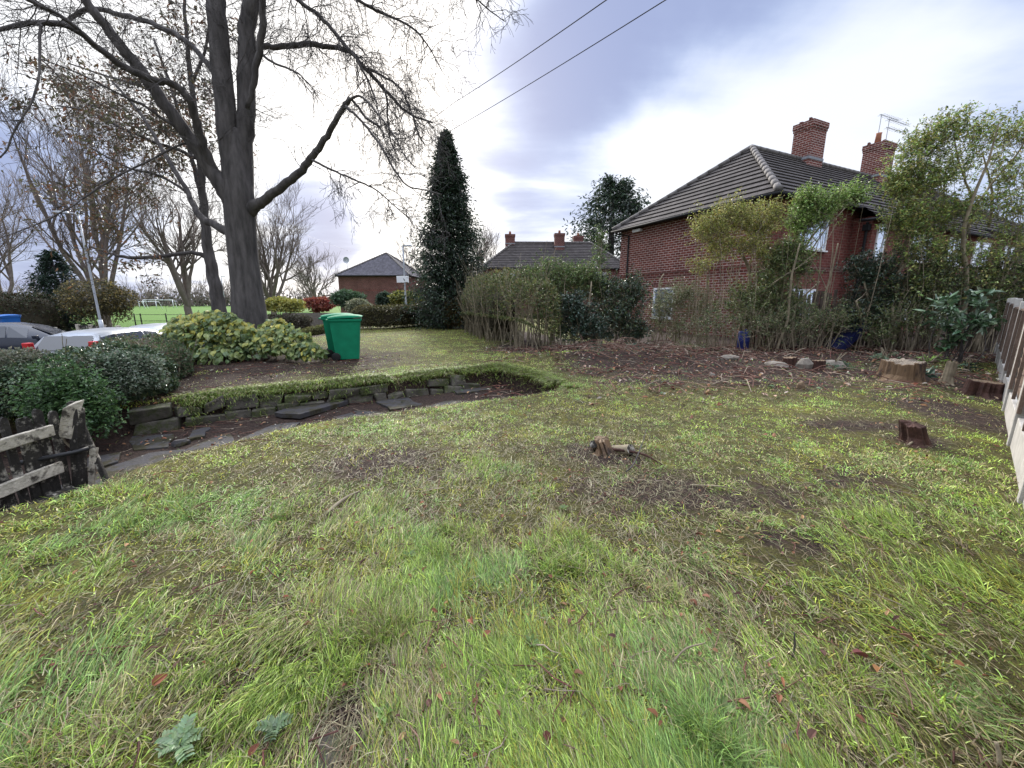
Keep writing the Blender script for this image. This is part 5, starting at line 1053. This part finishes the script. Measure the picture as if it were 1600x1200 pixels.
# ------------------------------------------------------------------ broken picket gate at the left
def gate():
    rg = np.random.default_rng(93); X0 = -4.0; t = thing('picket_gate', 'broken peeling white picket gate leaning at the left edge by the hedge', 'gate', on(X0, 3.35)); b = np.array(t.location)
    def L(x, y, z): return np.array([x, y, z])-b
    ys = np.arange(1.7, 3.37, .078)
    for i, y in enumerate(ys):
        m = MB(); hgt = .80+rg.normal(0, .02); z0 = -.24; lean = rg.normal(0, .03); T = np.array([[1, 0, 0], [0, 1, lean], [0, 0, 1]])
        prof = [(-.028, 0), (.028, 0), (.029, hgt-.04), (.018, hgt-.01), (0, hgt), (-.018, hgt-.01), (-.029, hgt-.04)]
        V = [(-.011, a, z) for a, z in prof]+[(.011, a, z) for a, z in prof]; n = 7; F = [list(range(n))[::-1], [n+k for k in range(n)]]+[[k, (k+1) % n, n+(k+1) % n, n+k] for k in range(n)]
        m.add((np.array(V)+rg.normal(0, .003, (14, 3)))@T.T+L(X0-.045, y, z0), F); m.build('picket', 'dark_wood', t)
    for z, th in ((.40, .095), (.06, .10)):
        m = MB(); V = []; yy = np.linspace(1.6, 3.30, 9)
        for y in yy: dz = -.05*(3.3-y)*.3+rg.normal(0, .005); V += [(X0-.015, y, z+dz-th/2), (X0+.02, y, z+dz-th/2), (X0+.02, y, z+dz+th/2), (X0-.015, y, z+dz+th/2)]
        F = [[i*4+a, i*4+(a+1) % 4, i*4+4+(a+1) % 4, i*4+4+a] for i in range(8) for a in range(4)]+[[3, 2, 1, 0], [32, 33, 34, 35]]; m.add(np.array(V)-b, F); m.build('rail', 'old_paint_wood', t, bevel=.006)
    m = MB(); m.box(L(X0+.01, 2.5, -.19), (.06, 1.7, .07), jit=.01); m.build('bottom_rail', 'dark_wood', t, bevel=.006)
    T = np.array([[1, 0, .10], [0, 1, .04], [0, 0, 1]])
    m = MB(); m.box(L(X0+.03, 3.42, .05), (.085, .085, 1.02), .2, jit=.014, M=T); m.build('post', 'dark_wood', t, bevel=.01)
    m = MB(); m.box(L(X0+.05, 3.41, .46), (.08, .035, .30), .5, jit=.024, M=np.array([[1, 0, .35], [0, 1, 0], [0, 0, 1]])); m.build('split_board', 'old_paint_wood', t, bevel=.006)
    m = MB(); m.box(L(X0+.07, 3.50, .20), (.03, .04, .80), .3, jit=.008, M=np.array([[1, 0, -.22], [0, 1, .1], [0, 0, 1]])); m.build('brace', 'dark_wood', t, bevel=.005)
    m = MB(); m.box(L(X0+.07, 3.47, -.08), (.04, .025, .5), .2, jit=.008, M=np.array([[1, 0, .25], [0, 1, 0], [0, 0, 1]])); m.build('brace', 'old_paint_wood', t, bevel=.005)
    m = MB(); m.tubes([([L(X0-.1, 3.1, .18), L(X0+.06, 3.36, .17), L(X0+.12, 3.44, .18)], [.02]*3)], 6, cap=True); m.build('latch', 'black_paint', t)
gate()

# ------------------------------------------------------------------ stumps, stones and cut wood
def stump(label, p, r, h_, seed, mside='rotwood', mtop='cutwood', rough=.12, tilt=(0, 0), rz=0, roots=5, name='tree_stump'):
    rg = np.random.default_rng(seed); t = thing(name, label, 'stump', p, rz, 'cut tree stumps'); n = 44; a = np.arange(n)*2*math.pi/n; lob = 1+rough*(fbm(np.cos(a)*2+seed, np.sin(a)*2, seed)-.5)*2+rough*.35*rg.normal(0, 1, n)+.05*np.sign(np.sin(a*9+seed)); flare = 1+.5*np.clip(np.sin(a*roots/2+seed), 0, 1)**2; cutz = .05*np.cos(a+seed)+.03*rg.normal(0, 1, n); V = []
    zs = [-.08, .0, .06, .35, .7, .97, 1.0]; ks = [1.5, 1.3, 1.14, 1.02, .98, .97, .92]
    for z, k in zip(zs, ks):
        for ai, li, fl, cz in zip(a, lob, flare, cutz): kk = r*k*li*(1+(fl-1)*max(0, 1-z*5)); V.append((kk*math.cos(ai)+tilt[0]*z*h_, kk*math.sin(ai)+tilt[1]*z*h_, (z*h_ if z > 0 else z)+(cz*h_*1.2 if z >= .97 else 0)))
    m = MB(); F = [[i*n+j, i*n+(j+1) % n, (i+1)*n+(j+1) % n, (i+1)*n+j] for i in range(len(zs)-1) for j in range(n)]; m.add(V, F, smooth=False); m.build('trunk', mside, t)
    m = MB(); c = np.array(V[-n:]); m.add(np.vstack([c, c.mean(0)+(0, 0, .008)]), [[j, (j+1) % n, n] for j in range(n)]); m.build('cut_top', mtop, t); return t
def sp(px, py, z=.1): q = gz(px, py, z); return on(q[0], q[1])
stump('big pale wooden stump with dark hollow side before the evergreen bush', sp(1408, 592), .27, .36, 301, 'stump_wood', 'stump_top', .2)
stump('reddish brown stump left of the two small stumps in the bed', sp(1232, 574), .13, .20, 302, rough=.22)
stump('short square dark red stump among the rubble', sp(1277, 578), .12, .19, 303, rough=.16)
stump('thin pale cut post standing right of the big stump', sp(1479, 597), .07, .38, 304, 'bark_pale', 'cutwood', .1, (.05, 0))
stump('broken dark rotten stump close to the concrete fence posts', sp(1532, 612), .19, .22, 305, rough=.35, tilt=(.25, .1))
stump('leaning cut trunk piece at the right side of the lawn', sp(1430, 692, 0), .10, .2, 306, 'rotwood', 'rotwood', .25, (-.25, .12))
def logs():
    c = sp(950, 712, 0); stump('torn pale brown stump with dark cut ends in the middle lawn', c+[0, .06, 0], .075, .13, 307, 'stump_wood', 'cutwood', .5, (-.35, .4))
    rg = np.random.default_rng(308)
    for lb, px, py, d, L, r in (('short sawn branch stub right of the middle lawn stump', 966, 706, (.5, -.75, .40), .17, .055), ('short dark branch stub left of the middle lawn stump', 934, 700, (-.4, -.7, .45), .17, .042)):
        g = sp(px, py, 0); t = thing('branch_stub', lb, 'branch', g); d = norm(np.array(d)); m = MB(); m.tubes([smooth_line([-d*.06, d*L*.5, d*L], [r*1.2, r, r*.95], 3)], 12); m.build('bark', 'bark_pale', t); e = d*L; u = norm(np.cross(d, (0, 0, 1))); v = np.cross(d, u); a = np.arange(12)*math.pi/6
        m = MB(); m.add(np.array([e+u*math.cos(x)*r*.95+v*math.sin(x)*r*.95 for x in a]), [list(range(12))]); m.build('cut_end', 'dark_wood', t)
    g = sp(992, 716, 0); t = MB(); t.tubes([smooth_line([(-.25, .18, .02), (-.08, .04, .05), (.08, -.04, .04), (.2, -.18, .0)], [.016, .014, .012, .006], 4)], 8, cap=True); tag(t.build('root', 'rotwood'), 'dark exposed root running from the middle lawn stump', 'root').location = g
logs()
def stone(label, px, py, d, seed, z=.1, m_='rubble', name='stone'):
    rg = np.random.default_rng(seed); m = MB(); n = 9; a = np.arange(n)*2*math.pi/n
    V = [];
    for z_, k in ((-.3, .8), (.1, 1.0), (.55, .95), (.95, .6)): 
        for ai in a: V.append((d[0]/2*k*math.cos(ai)*rg.uniform(.8, 1.1), d[1]/2*k*math.sin(ai)*rg.uniform(.8, 1.1), d[2]*z_*rg.uniform(.9, 1.1)))
    m.add(V, [[i*n+j, i*n+(j+1) % n, i*n+n+(j+1) % n, i*n+n+j] for i in range(3) for j in range(n)]+[[27+j for j in range(n)]])
    o = m.build(name, m_); o.location = sp(px, py, z); o.rotation_euler.z = rg.uniform(0, 3); return tag(o, label, 'stone', 'loose stones')
stone('pale rubble block between the two small stumps', 1256, 577, (.42, .3, .22), 311); stone('pale flat rubble block right of the short square stump', 1302, 575, (.46, .34, .16), 312)
stone('pinkish flat rubble piece left of the reddish stump', 1212, 574, (.5, .3, .1), 313); stone('grey flat slab piece lying in the bed below the leaning shrub', 1138, 566, (.55, .3, .10), 314)
stone('small white stone at the edge of bed and lawn', 1112, 594, (.15, .10, .05), 315, 0, 'rubble'); stone('small yellowish block on the grass edge below the stumps', 1250, 612, (.14, .12, .12), 316, 0, 'cutwood')
stone('grey flat stone lying above the dry stone wall by the hedge', 245, 618, (.5, .3, .06), 317, 0, 'stone'); stone('brown stone half sunk in the sunken path', 283, 695, (.22, .14, .08), 318, -.4, 'flagstone')
stone('pale stone slab sunk in the foreground grass at the bottom edge', 512, 1172, (.17, .10, .012), 319, 0, 'stone')
# blue things behind the shrubs
t = thing('blue_drum', 'blue plastic drum standing behind the thin stems', 'drum', on(*(at(1160, 545, 11.5)[:2]))); t.scale = (.8, .8, .85); m = MB(); m.tubes([([(0, 0, 0), (0, 0, .03), (0, 0, .3), (0, 0, .32), (0, 0, .36), (0, 0, .62), (0, 0, .66)], [.17, .19, .19, .20, .19, .19, .15])], 20, cap=True); m.build('barrel', 'blue_drum', t); m = MB(); m.tubes([([(.06, .05, .65), (.06, .05, .72)], [.05, .05])], 12, cap=True); m.build('cap', 'blue_drum', t)
t = thing('blue_board', 'dark blue sheet leaning at a slant behind the bare stems', 'sheet', sp(1322, 553)); m = MB(); a_, b_ = at(1303, 548, 11.5), at(1350, 503, 11.7); bl_ = np.array(t.location); dd = b_-a_; nrm = norm(np.cross(dd, (0, 1, 0)))*.09
nP = 9; V = []
for i in range(nP):
    c = a_+dd*i/(nP-1)-bl_+np.array([0, rng.normal(0, .02), rng.normal(0, .012)]); V += [c-nrm+(0, -.25, 0), c+nrm+(0, -.25, 0), c+nrm+(0, .25, .05), c-nrm+(0, .25, .05)]
m.add(V, [[i*4+a, i*4+(a+1) % 4, i*4+4+(a+1) % 4, i*4+4+a] for i in range(nP-1) for a in range(4)]+[[0, 1, 2, 3], [32, 35, 34, 33]], smooth=False); m.build('sheet', 'blue_sheet', t)
def stick(label, pts, m_='bark_pale', name='stick'):
    P = [sp(a, b, 0)+np.array([0, 0, h]) for a, b, h, w in pts]; c = P[0].copy(); m = MB(); m.tubes([smooth_line([p-c for p in P], [w for *_, w in pts], 4)], 7, cap=True); o = m.build(name, m_); o.location = c; return tag(o, label, 'stick', 'loose sticks and twigs')
stick('mossy pale stick lying on the worn grass left of centre', [(508, 808, .02, .012), (528, 792, .03, .014), (545, 781, .035, .012), (562, 770, .02, .007)])
stick('thin upright bare twig standing in the right foreground grass', [(1238, 1030, 0, .004), (1238, 1030, .07, .004), (1234, 1028, .13, .0025)], 'bark')
stick('thin curved pale twig on the grass right of the middle', [(1050, 1045, .03, .004), (1070, 1032, .06, .004), (1100, 1020, .05, .003)])
stick('short broken grey stick in the bottom right grass', [(1206, 1192, .0, .006), (1222, 1168, .02, .008), (1240, 1148, .015, .005)], 'bark')
stick('pale broken stub poking up at the bottom right corner', [(1562, 1196, .0, .007), (1558, 1188, .03, .007), (1550, 1180, .06, .006)])
stick('pale forked twig lying near the leaning cut trunk', [(1418, 700, .03, .010), (1434, 690, .04, .012), (1440, 680, .06, .006)])
stick('brown twig bent beside the middle lawn stump', [(978, 742, .02, .007), (990, 735, .06, .006), (1003, 715, .16, .004), (1008, 700, .2, .003)], 'bark')
stick('long thin twig lying on the bare soil right of centre', [(1078, 762, .02, .006), (1120, 765, .03, .005), (1150, 768, .02, .003)])

# ------------------------------------------------------------------ grass, moss and litter (uncountable)
def blades(P, head, e0, e1, L, Wd, col, segs=3):
    n = len(P); k = segs; hv = np.c_[np.cos(head), np.sin(head), np.zeros(n)]; wv = np.c_[-np.sin(head), np.cos(head), np.zeros(n)]
    pts = [P]; 
    for i in range(k):
        e = e0+(e1-e0)*(i/(max(1, k-1))); pts.append(pts[-1]+(hv*np.cos(e)[:, None]+np.array([0, 0, 1])*np.sin(e)[:, None])*(L/k)[:, None])
    V = []; tw = rng.uniform(-.5, .5, n)
    wv = wv*np.cos(tw)[:, None]+np.array([0, 0, 1])*np.sin(tw)[:, None]
    for i in range(k): w = Wd*(1-.25*i/k)/2; V += [pts[i]-wv*w[:, None], pts[i]+wv*w[:, None]]
    V.append(pts[-1]); m = 2*k+1; V = np.stack(V, 1).reshape(-1, 3); o = np.arange(n)[:, None]*m; F4 = [o+np.array([[2*i, 2*i+1, 2*i+3, 2*i+2]]) for i in range(k-1)]; F3 = o+np.array([[2*k-2, 2*k-1, 2*k]])
    return V, [np.vstack(F4), F3] if F4 else [F3], np.repeat(col, m, 0)
def scatter(n, r0, r1, p, half=1.12):
    u = rng.random(n); q = 1-p; r = (r0**q+u*(r1**q-r0**q))**(1/q); a = rng.uniform(-half, half, n); x, y = r*np.sin(a), r*np.cos(a); return x, y
GREEN = np.array([(.19, .30, .04), (.265, .385, .06), (.10, .165, .026), (.33, .43, .11), (.27, .32, .046)])
FRESH = np.array([(.16, .27, .06), (.21, .33, .09), (.12, .21, .042)])
STRAW = np.array([(.30, .25, .12), (.38, .33, .19), (.22, .17, .08), (.26, .24, .10)])
MOSS = np.array([(.25, .25, .036), (.32, .30, .042), (.18, .19, .03)])
def lawn_ok(x, y, strict=True):
    keep = (x > -8.2) | (y > 24); keep &= y > .2
    keep &= ~((y > 9.3) & (x > 3.6) & (x < 9.5) & (y < 13)); 
    side = (x-F0[0])*(-FD[1])+(y-F0[1])*FD[0]; return keep & (side > (-.06 if strict else -7))
def grass_layer(name, n, r0, r1, pw, Lr, Wr, mode, thr=.0):
    x, y = scatter(n, r0, r1, pw); ok = lawn_ok(x, y, mode != "short"); x, y = x[ok], y[ok]
    sm = soilm(x, y); ch = chan(x, y); moss_ = np.clip((fbm(x*1.1+7, y*1.1, 51)-.47)*5, 0, 1)*np.clip((fbm(x*4, y*4, 57)-.35)*4, 0, 1)
    patchy = np.clip((fbm(x*2.3, y*2.3, 61)-.30)*3.2, .12, 1); wornz = np.exp(-((x-.6)/4.2)**2-((y-3.9)/1.5)**2)
    dens = (1-sm)**1.3*np.where(ch > .05, .12, 1)*(1-.55*wornz*(1-patchy))
    if mode == 'long': dens *= (.15+.85*patchy)*(1-.6*moss_)*(1-.8*wornz)*sst(6.5, 2.5, np.hypot(x, y))
    if mode == 'mid': dens *= np.clip((fbm(x*1.4+20, y*1.4, 161)-.36)*4, .04, 1)*(1-.6*moss_)
    if mode == 'short': dens *= (1-.45*moss_)*(.35+.65*patchy)
    cl_ = fbm(x*9, y*9, 191, 3); dens = dens*np.clip((cl_-.36)*5.5, .06 if mode == 'long' else .3, 1)
    edge = np.exp(-(dpoly(x, y, WALLTOP, False)/.15)**2)*(ch < .06); dens = np.maximum(dens, edge*.95)
    ok = rng.random(len(x)) < dens; x, y, sm, moss_, edge, wornz = (v[ok] for v in (x, y, sm, moss_, edge, wornz)); n = len(x); r = np.hypot(x, y)
    z = H(x, y)-.004; P = np.c_[x, y, z]
    fl = fbm(x*.55+3, y*.55, 71)*2-1; tuft = fbm(x*3.1, y*3.1, 77)
    flip = np.where(fbm(x*.8, y*.8+9, 83) > .46, 1, -1)
    if mode == 'long':
        head = math.pi/2*flip+fl*1.0+rng.normal(0, .38, n); lay = np.clip(.86+.5*(fbm(x*1.5, y*1.5, 88)-.5)*2+rng.normal(0, .12, n), .35, 1.05)
        up_t = np.clip((tuft-.60)*8, 0, 1)*(rng.random(n) < .7); lay = lay*(1-.75*up_t)
        e0 = (1-lay)*1.25+.34+rng.normal(0, .12, n); e1 = (1-lay)*.75-.16+rng.normal(0, .16, n); L = rng.uniform(*Lr, n)*(.7+.5*tuft); head = np.where(up_t > .5, rng.uniform(0, 6.28, n), head)
    elif mode in ('short', 'mid'): head = rng.uniform(0, 6.28, n); e0 = rng.uniform(.25, 1.15, n); e1 = e0-rng.uniform(.2, .9, n); L = rng.uniform(*Lr, n)*(.6+.7*tuft)
    else: head = rng.uniform(0, 6.28, n); e0 = rng.uniform(.2, 1.4, n); e1 = e0-rng.uniform(.2, .8, n); L = rng.uniform(*Lr, n)
    wt = dpoly(x, y, WALLTOP, False); rim = np.exp(-(wt/.16)**2); L = L*(.62+.8*fbm(x*9, y*9, 191, 3))*(1+.9*rim)*np.where(y < 3, 1, .8); Wd = rng.uniform(*Wr, n)*(1+np.maximum(r-r0, 0)/max(r1, 1)*1.2)
    if mode == 'moss': col = MOSS[rng.integers(0, 3, n)]*rng.uniform(.6, 1.25, (n, 1))
    else:
        c = GREEN[rng.integers(0, 5, n)]; fr = (rng.random(n) < np.clip((fbm(x*1.7+4, y*1.7, 95)-.44)*4, 0, .8)); c = np.where(fr[:, None], FRESH[rng.integers(0, 3, n)], c)
        ps = np.clip(.14+1.1*(fbm(x*2.2, y*2.2, 99)-.46)+.4*sm+.2*wornz, .05, .7); st = rng.random(n) < ps; c = np.where(st[:, None], STRAW[rng.integers(0, 4, n)], c)
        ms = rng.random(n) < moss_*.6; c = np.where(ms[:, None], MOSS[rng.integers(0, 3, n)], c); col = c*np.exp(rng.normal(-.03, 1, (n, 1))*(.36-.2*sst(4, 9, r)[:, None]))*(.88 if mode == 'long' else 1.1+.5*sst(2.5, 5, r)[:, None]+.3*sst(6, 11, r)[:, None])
    if mode == 'moss': ok = rng.random(n) < moss_; P, head, e0, e1, L, Wd, col = (v[ok] for v in (P, head, e0, e1, L, Wd, col))
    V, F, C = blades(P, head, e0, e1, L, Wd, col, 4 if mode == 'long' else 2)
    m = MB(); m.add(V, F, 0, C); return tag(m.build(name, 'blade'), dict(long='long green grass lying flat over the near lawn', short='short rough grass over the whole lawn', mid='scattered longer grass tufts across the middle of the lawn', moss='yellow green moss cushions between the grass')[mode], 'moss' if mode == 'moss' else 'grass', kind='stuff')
def rim_grass():
    W_ = np.vstack([WALLTOP[1:], [FAR[0]], [NEAR[-1]]]); d = np.r_[0, np.cumsum(np.linalg.norm(np.diff(W_, axis=0), axis=1))]; n = 26000; q = rng.uniform(0, d[-1], n)
    x = np.interp(q, d, W_[:, 0]); y = np.interp(q, d, W_[:, 1]); i = np.clip(np.searchsorted(d, q)-1, 0, len(d)-2); t = np.diff(W_, axis=0)[i]; t /= np.linalg.norm(t, axis=1, keepdims=True); nx, ny = t[:, 1], -t[:, 0]
    off = rng.normal(-.03, .09, n); x = x+nx*off; y = y+ny*off; ok = (fbm(x*2.2, y*2.2, 181) > .36) & (soil(x, y) < 2); z = np.maximum(H(x, y), H(x-nx*.12, y-ny*.12)-.06)
    P = np.c_[x, y, z]; head = np.arctan2(ny, nx)+rng.normal(0, .7, n); C = GREEN[rng.integers(0, 5, n)]*rng.uniform(.4, 1.0, (n, 1)); st = rng.random(n) < .22; C[st] = STRAW[rng.integers(0, 4, st.sum())]*.8
    e0 = rng.uniform(.2, 1.2, n); V, F, C = blades(P[ok], head[ok], e0[ok], (e0-rng.uniform(.9, 2.0, n))[ok], rng.uniform(.06, .17, n)[ok], rng.uniform(.004, .008, n)[ok], C[ok], 4)
    m = MB(); m.add(V, F, 0, C); tag(m.build('overhanging_grass', 'blade'), 'tufted grass hanging over the dry stone wall', 'grass', kind='stuff')
rim_grass()
def thatch():
    n = 170000; x, y = scatter(n, .8, 11, .6); ok = lawn_ok(x, y); x, y = x[ok], y[ok]; sm = soilm(x, y); worn = np.exp(-((x-.8)/4.6)**2-((y-4.0)/1.7)**2); ch = chan(x, y)
    ok = rng.random(len(x)) < np.clip(.25*worn+.55*np.clip(sm, 0, .7)*(fbm(x*3, y*3, 171) > .42)+.16, 0, 1)*(ch < 0)*(y < 9.2); x, y = x[ok], y[ok]; n = len(x)
    P = np.c_[x, y, H(x, y)+rng.uniform(0, .012, n)]; C = np.array([(.27, .23, .13), (.20, .15, .085), (.13, .09, .055), (.33, .30, .18), (.10, .11, .04)])[rng.integers(0, 5, n)]*rng.uniform(.6, 1.2, (n, 1))
    V, F, C = blades(P, math.pi/2+rng.normal(0, .9, n), rng.normal(.15, .2, n), rng.normal(-.05, .15, n), rng.uniform(.04, .13, n), rng.uniform(.002, .0042, n), C, 2)
    m = MB(); m.add(V, F, 0, C); tag(m.build('dry_thatch', 'blade'), 'dry straw coloured cut grass lying on the worn lawn', 'dead grass', kind='stuff')
grass_layer('long_grass', 560000, .75, 6.0, .75, (.045, .135), (.0014, .0029), 'long')
grass_layer('short_grass', 980000, .75, 24, .64, (.02, .055), (.003, .0066), 'short')
grass_layer('mid_grass', 130000, 4, 12, .4, (.03, .075), (.0035, .006), 'mid')
thatch()
grass_layer('moss', 240000, .75, 11, .7, (.010, .028), (.003, .006), 'moss')

def litter():
    # fallen leaves, twigs and chips; one mass
    m = MB()
    def leafs(x, y, L, pal_, dz=.015, flat=1.2, oval=True):
        n = len(x); z = H(x, y)+dz+rng.uniform(0, .025, n); A = unit(n); A[:, 2] *= .35; N_ = unit(n)*.5; N_[:, 2] = np.abs(N_[:, 2])+flat; LL = rng.uniform(L[0], L[1], n); m.leaves(np.c_[x, y, z], A, N_, LL, LL*rng.uniform(.3, .65, n), pal(pal_, n, .35), 0, rng.choice([.3, .45, -.3]), oval)
    RB = [(.20, .085, .045), (.15, .06, .04), (.26, .13, .07), (.32, .19, .10), (.10, .05, .04)]
    x, y = scatter(1000, .9, 7, .4); ok = lawn_ok(x, y); leafs(x[ok], y[ok], (.010, .045), RB, .015)
    x, y = scatter(300, 5, 12, .3); ok = lawn_ok(x, y) & (chan(x, y) < .1); leafs(x[ok], y[ok], (.03, .08), RB, .02)
    n = 5000; x = rng.uniform(-1, 12.5, n); y = rng.uniform(5.5, 12.2, n); ok = lawn_ok(x, y) | ((y > 9) & (y < 12.3)); ok &= (soilm(x, y) > .45); leafs(x[ok], y[ok], (.03, .10), RB+[(.34, .24, .18), (.38, .32, .26), (.30, .19, .14), (.12, .16, .07), (.08, .13, .06)], .015, .8)
    n = 900; x = rng.uniform(-8, -2, n); y = rng.uniform(4.5, 10.5, n); ok = soilm(x, y) > .5; leafs(x[ok], y[ok], (.025, .07), RB+[(.30, .29, .22), (.35, .34, .28), (.12, .15, .07)], .01, .9)
    tag(m.build('fallen_leaves', 'litter'), 'brown fallen leaves scattered over lawn and bed', 'leaves', kind='stuff')
    out = []; cols = []; TW = np.array([(.18, .11, .08), (.14, .055, .045), (.085, .036, .03), (.30, .24, .18), (.15, .075, .055)])
    n = 3600; x = rng.uniform(-.5, 12.2, n); y = rng.uniform(6.2, 12.3, n); sm = soilm(x, y); ok = (sm > .4) & (lawn_ok(x, y) | (y > 9)); x, y = x[ok], y[ok]
    heap = np.exp(-((x-3.0)/2.2)**2-((y-10.0)/.9)**2)
    for i in range(len(x)):
        if rng.random() > .42+.6*heap[i]: continue
        L = rng.uniform(.12, .75)*(1+.5*heap[i]); a = rng.uniform(0, 6.28); z = float(H(x[i], y[i]))+rng.uniform(.005, .06+.22*heap[i]); d = np.array([math.cos(a), math.sin(a), rng.normal(0, .16)]); p = np.array([x[i], y[i], z]); b = rng.normal(0, .05, 3)*L*2
        b[2] = abs(b[2]); out.append((np.array([p-d*L/2, p-d*L*.1+b, p+d*L*.2+b, p+d*L/2]), np.array([1, .9, .75, .4])*rng.uniform(.003, .009))); cols.append(TW[rng.integers(0, 5)]*rng.uniform(.6, 1.3))
    n = 900; x, y = scatter(n, 1, 9, .4); ok = lawn_ok(x, y)
    for xx, yy in zip(x[ok], y[ok]):
        L = rng.uniform(.05, .22); a = rng.uniform(0, 6.28); p = on(xx, yy, .025); d = np.array([math.cos(a), math.sin(a), rng.normal(0, .1)]); out.append((np.array([p-d*L/2, p-d*L*.1+rng.normal(0, .01, 3), p+d*L*.2, p+d*L/2]), np.array([1, .9, .75, .4])*rng.uniform(.002, .004))); cols.append(TW[rng.integers(0, 5)]*rng.uniform(.6, 1.2))
    n = 260; x = rng.uniform(-7.6, -2.5, n); y = rng.uniform(5.5, 10, n); ok = soilm(x, y) > .55
    for xx, yy in zip(x[ok], y[ok]):
        L = rng.uniform(.08, .5); a = rng.normal(.2, .6); p = on(xx, yy, .015); d = np.array([math.cos(a), math.sin(a), rng.normal(0, .06)]); out.append((np.array([p-d*L/2, p-d*L*.1+rng.normal(0, .01, 3), p+d*L*.2, p+d*L/2]), np.array([1, .9, .75, .4])*rng.uniform(.002, .006))); cols.append(TW[rng.integers(0, 5)]*rng.uniform(.6, 1.2))
    m = MB(); m.tubes(out, 4, 0, np.array(cols)); tag(m.build('brushwood', 'litter'), 'mass of cut twigs and sticks strewn over the bare bed', 'twigs', kind='stuff')
litter()
# broad leaved weeds in the near grass
def rosette(label, px, py, n, L, Wd, palette, up=.5, lobed=False, group='weeds in the near grass'):
    p = sp(px, py, 0); a = np.arange(n)*2.4+rng.uniform(0, 1); e = rng.uniform(.2, .7, n)*up*1.6; A = np.c_[np.cos(a)*np.cos(e), np.sin(a)*np.cos(e), np.sin(e)]; N_ = np.c_[-np.cos(a)*np.sin(e), -np.sin(a)*np.sin(e), np.cos(e)]; m = MB(); LL = L*rng.uniform(.6, 1.1, n)
    if lobed:
        for j in range(7):
            t = .12+.13*j; w = Wd*(.55+.9*t-.75*t*t)
            for sg in (-1, 1):
                S = np.cross(A, N_)*sg; Q = A*(LL*t)[:, None]+N_*.02*math.sin(t*3); m.leaves(Q, S*.8+A*.55, N_, w, w*.55, pal(palette, n, .15), 0, .08, True)
        m.leaves(np.zeros((n, 3)), A, N_, LL, Wd*.35, pal(palette, n, .1), 0, .1, True)
    else: m.leaves(A*.01, A, N_, LL, Wd, pal(palette, n, .2), 0, .12, True)
    o = m.build('weed', 'leaf'); o.location = p+(0, 0, .02); return tag(o, label, 'weed', group=group)
rosette('grey green thistle like weed with jagged leaves at the lower left', 285, 1172, 7, .085, .036, [(.17, .25, .12), (.21, .29, .16)], .75, True)
rosette('smaller jagged weed tuft beside the foreground stone slab', 430, 1150, 5, .07, .03, [(.13, .19, .10)], .8, True)
for i, (px, py, s_, lb) in enumerate(((830, 1010, .035, 'small round leaved weed in the middle of the near grass'), (600, 1120, .04, 'broad leaved weed right of the stone slab'), (1060, 690, .045, 'little weed beyond the middle lawn stump'), (640, 870, .035, 'pale weed in the worn centre of the lawn'),
        (1130, 1120, .04, 'weed tuft in the lower right grass'), (880, 800, .04, 'weed on the edge of the bare soil patch'))):
    rosette(lb, px, py, 8+i, s_, s_*.45, [(.10, .17, .04), (.13, .21, .05), (.16, .22, .07)], .8)
def redleaf(label, px, py, L, c):
    p = sp(px, py, 0); m = MB(); m.leaves(np.array([[0, 0, .01]]), np.array([[.8, .3, .25]]), np.array([[-.2, -.6, .8]]), np.array([L]), np.array([L*.75]), np.array([c]), 0, .42, True); o = m.build('fallen_leaf', 'litter'); o.location = p+(0, 0, .03); o.rotation_euler.z = rng.uniform(0, 6); return tag(o, label, 'leaf', 'large fallen leaves in the foreground')
redleaf('large curled dark red fallen leaf in the right foreground', 1352, 1040, .06, (.16, .055, .05)); redleaf('curled brown leaf above the dark red one on the right', 1425, 1015, .05, (.24, .12, .09)); redleaf('orange brown leaf just under the dark red leaf', 1372, 1055, .045, (.30, .15, .06))
redleaf('reddish curled leaf at the left foreground grass', 240, 1080, .05, (.24, .09, .05)); redleaf('rusty leaf near the middle bottom', 735, 975, .04, (.26, .11, .06)); redleaf('dark curled leaf in the left middle grass', 545, 970, .045, (.18, .07, .045))
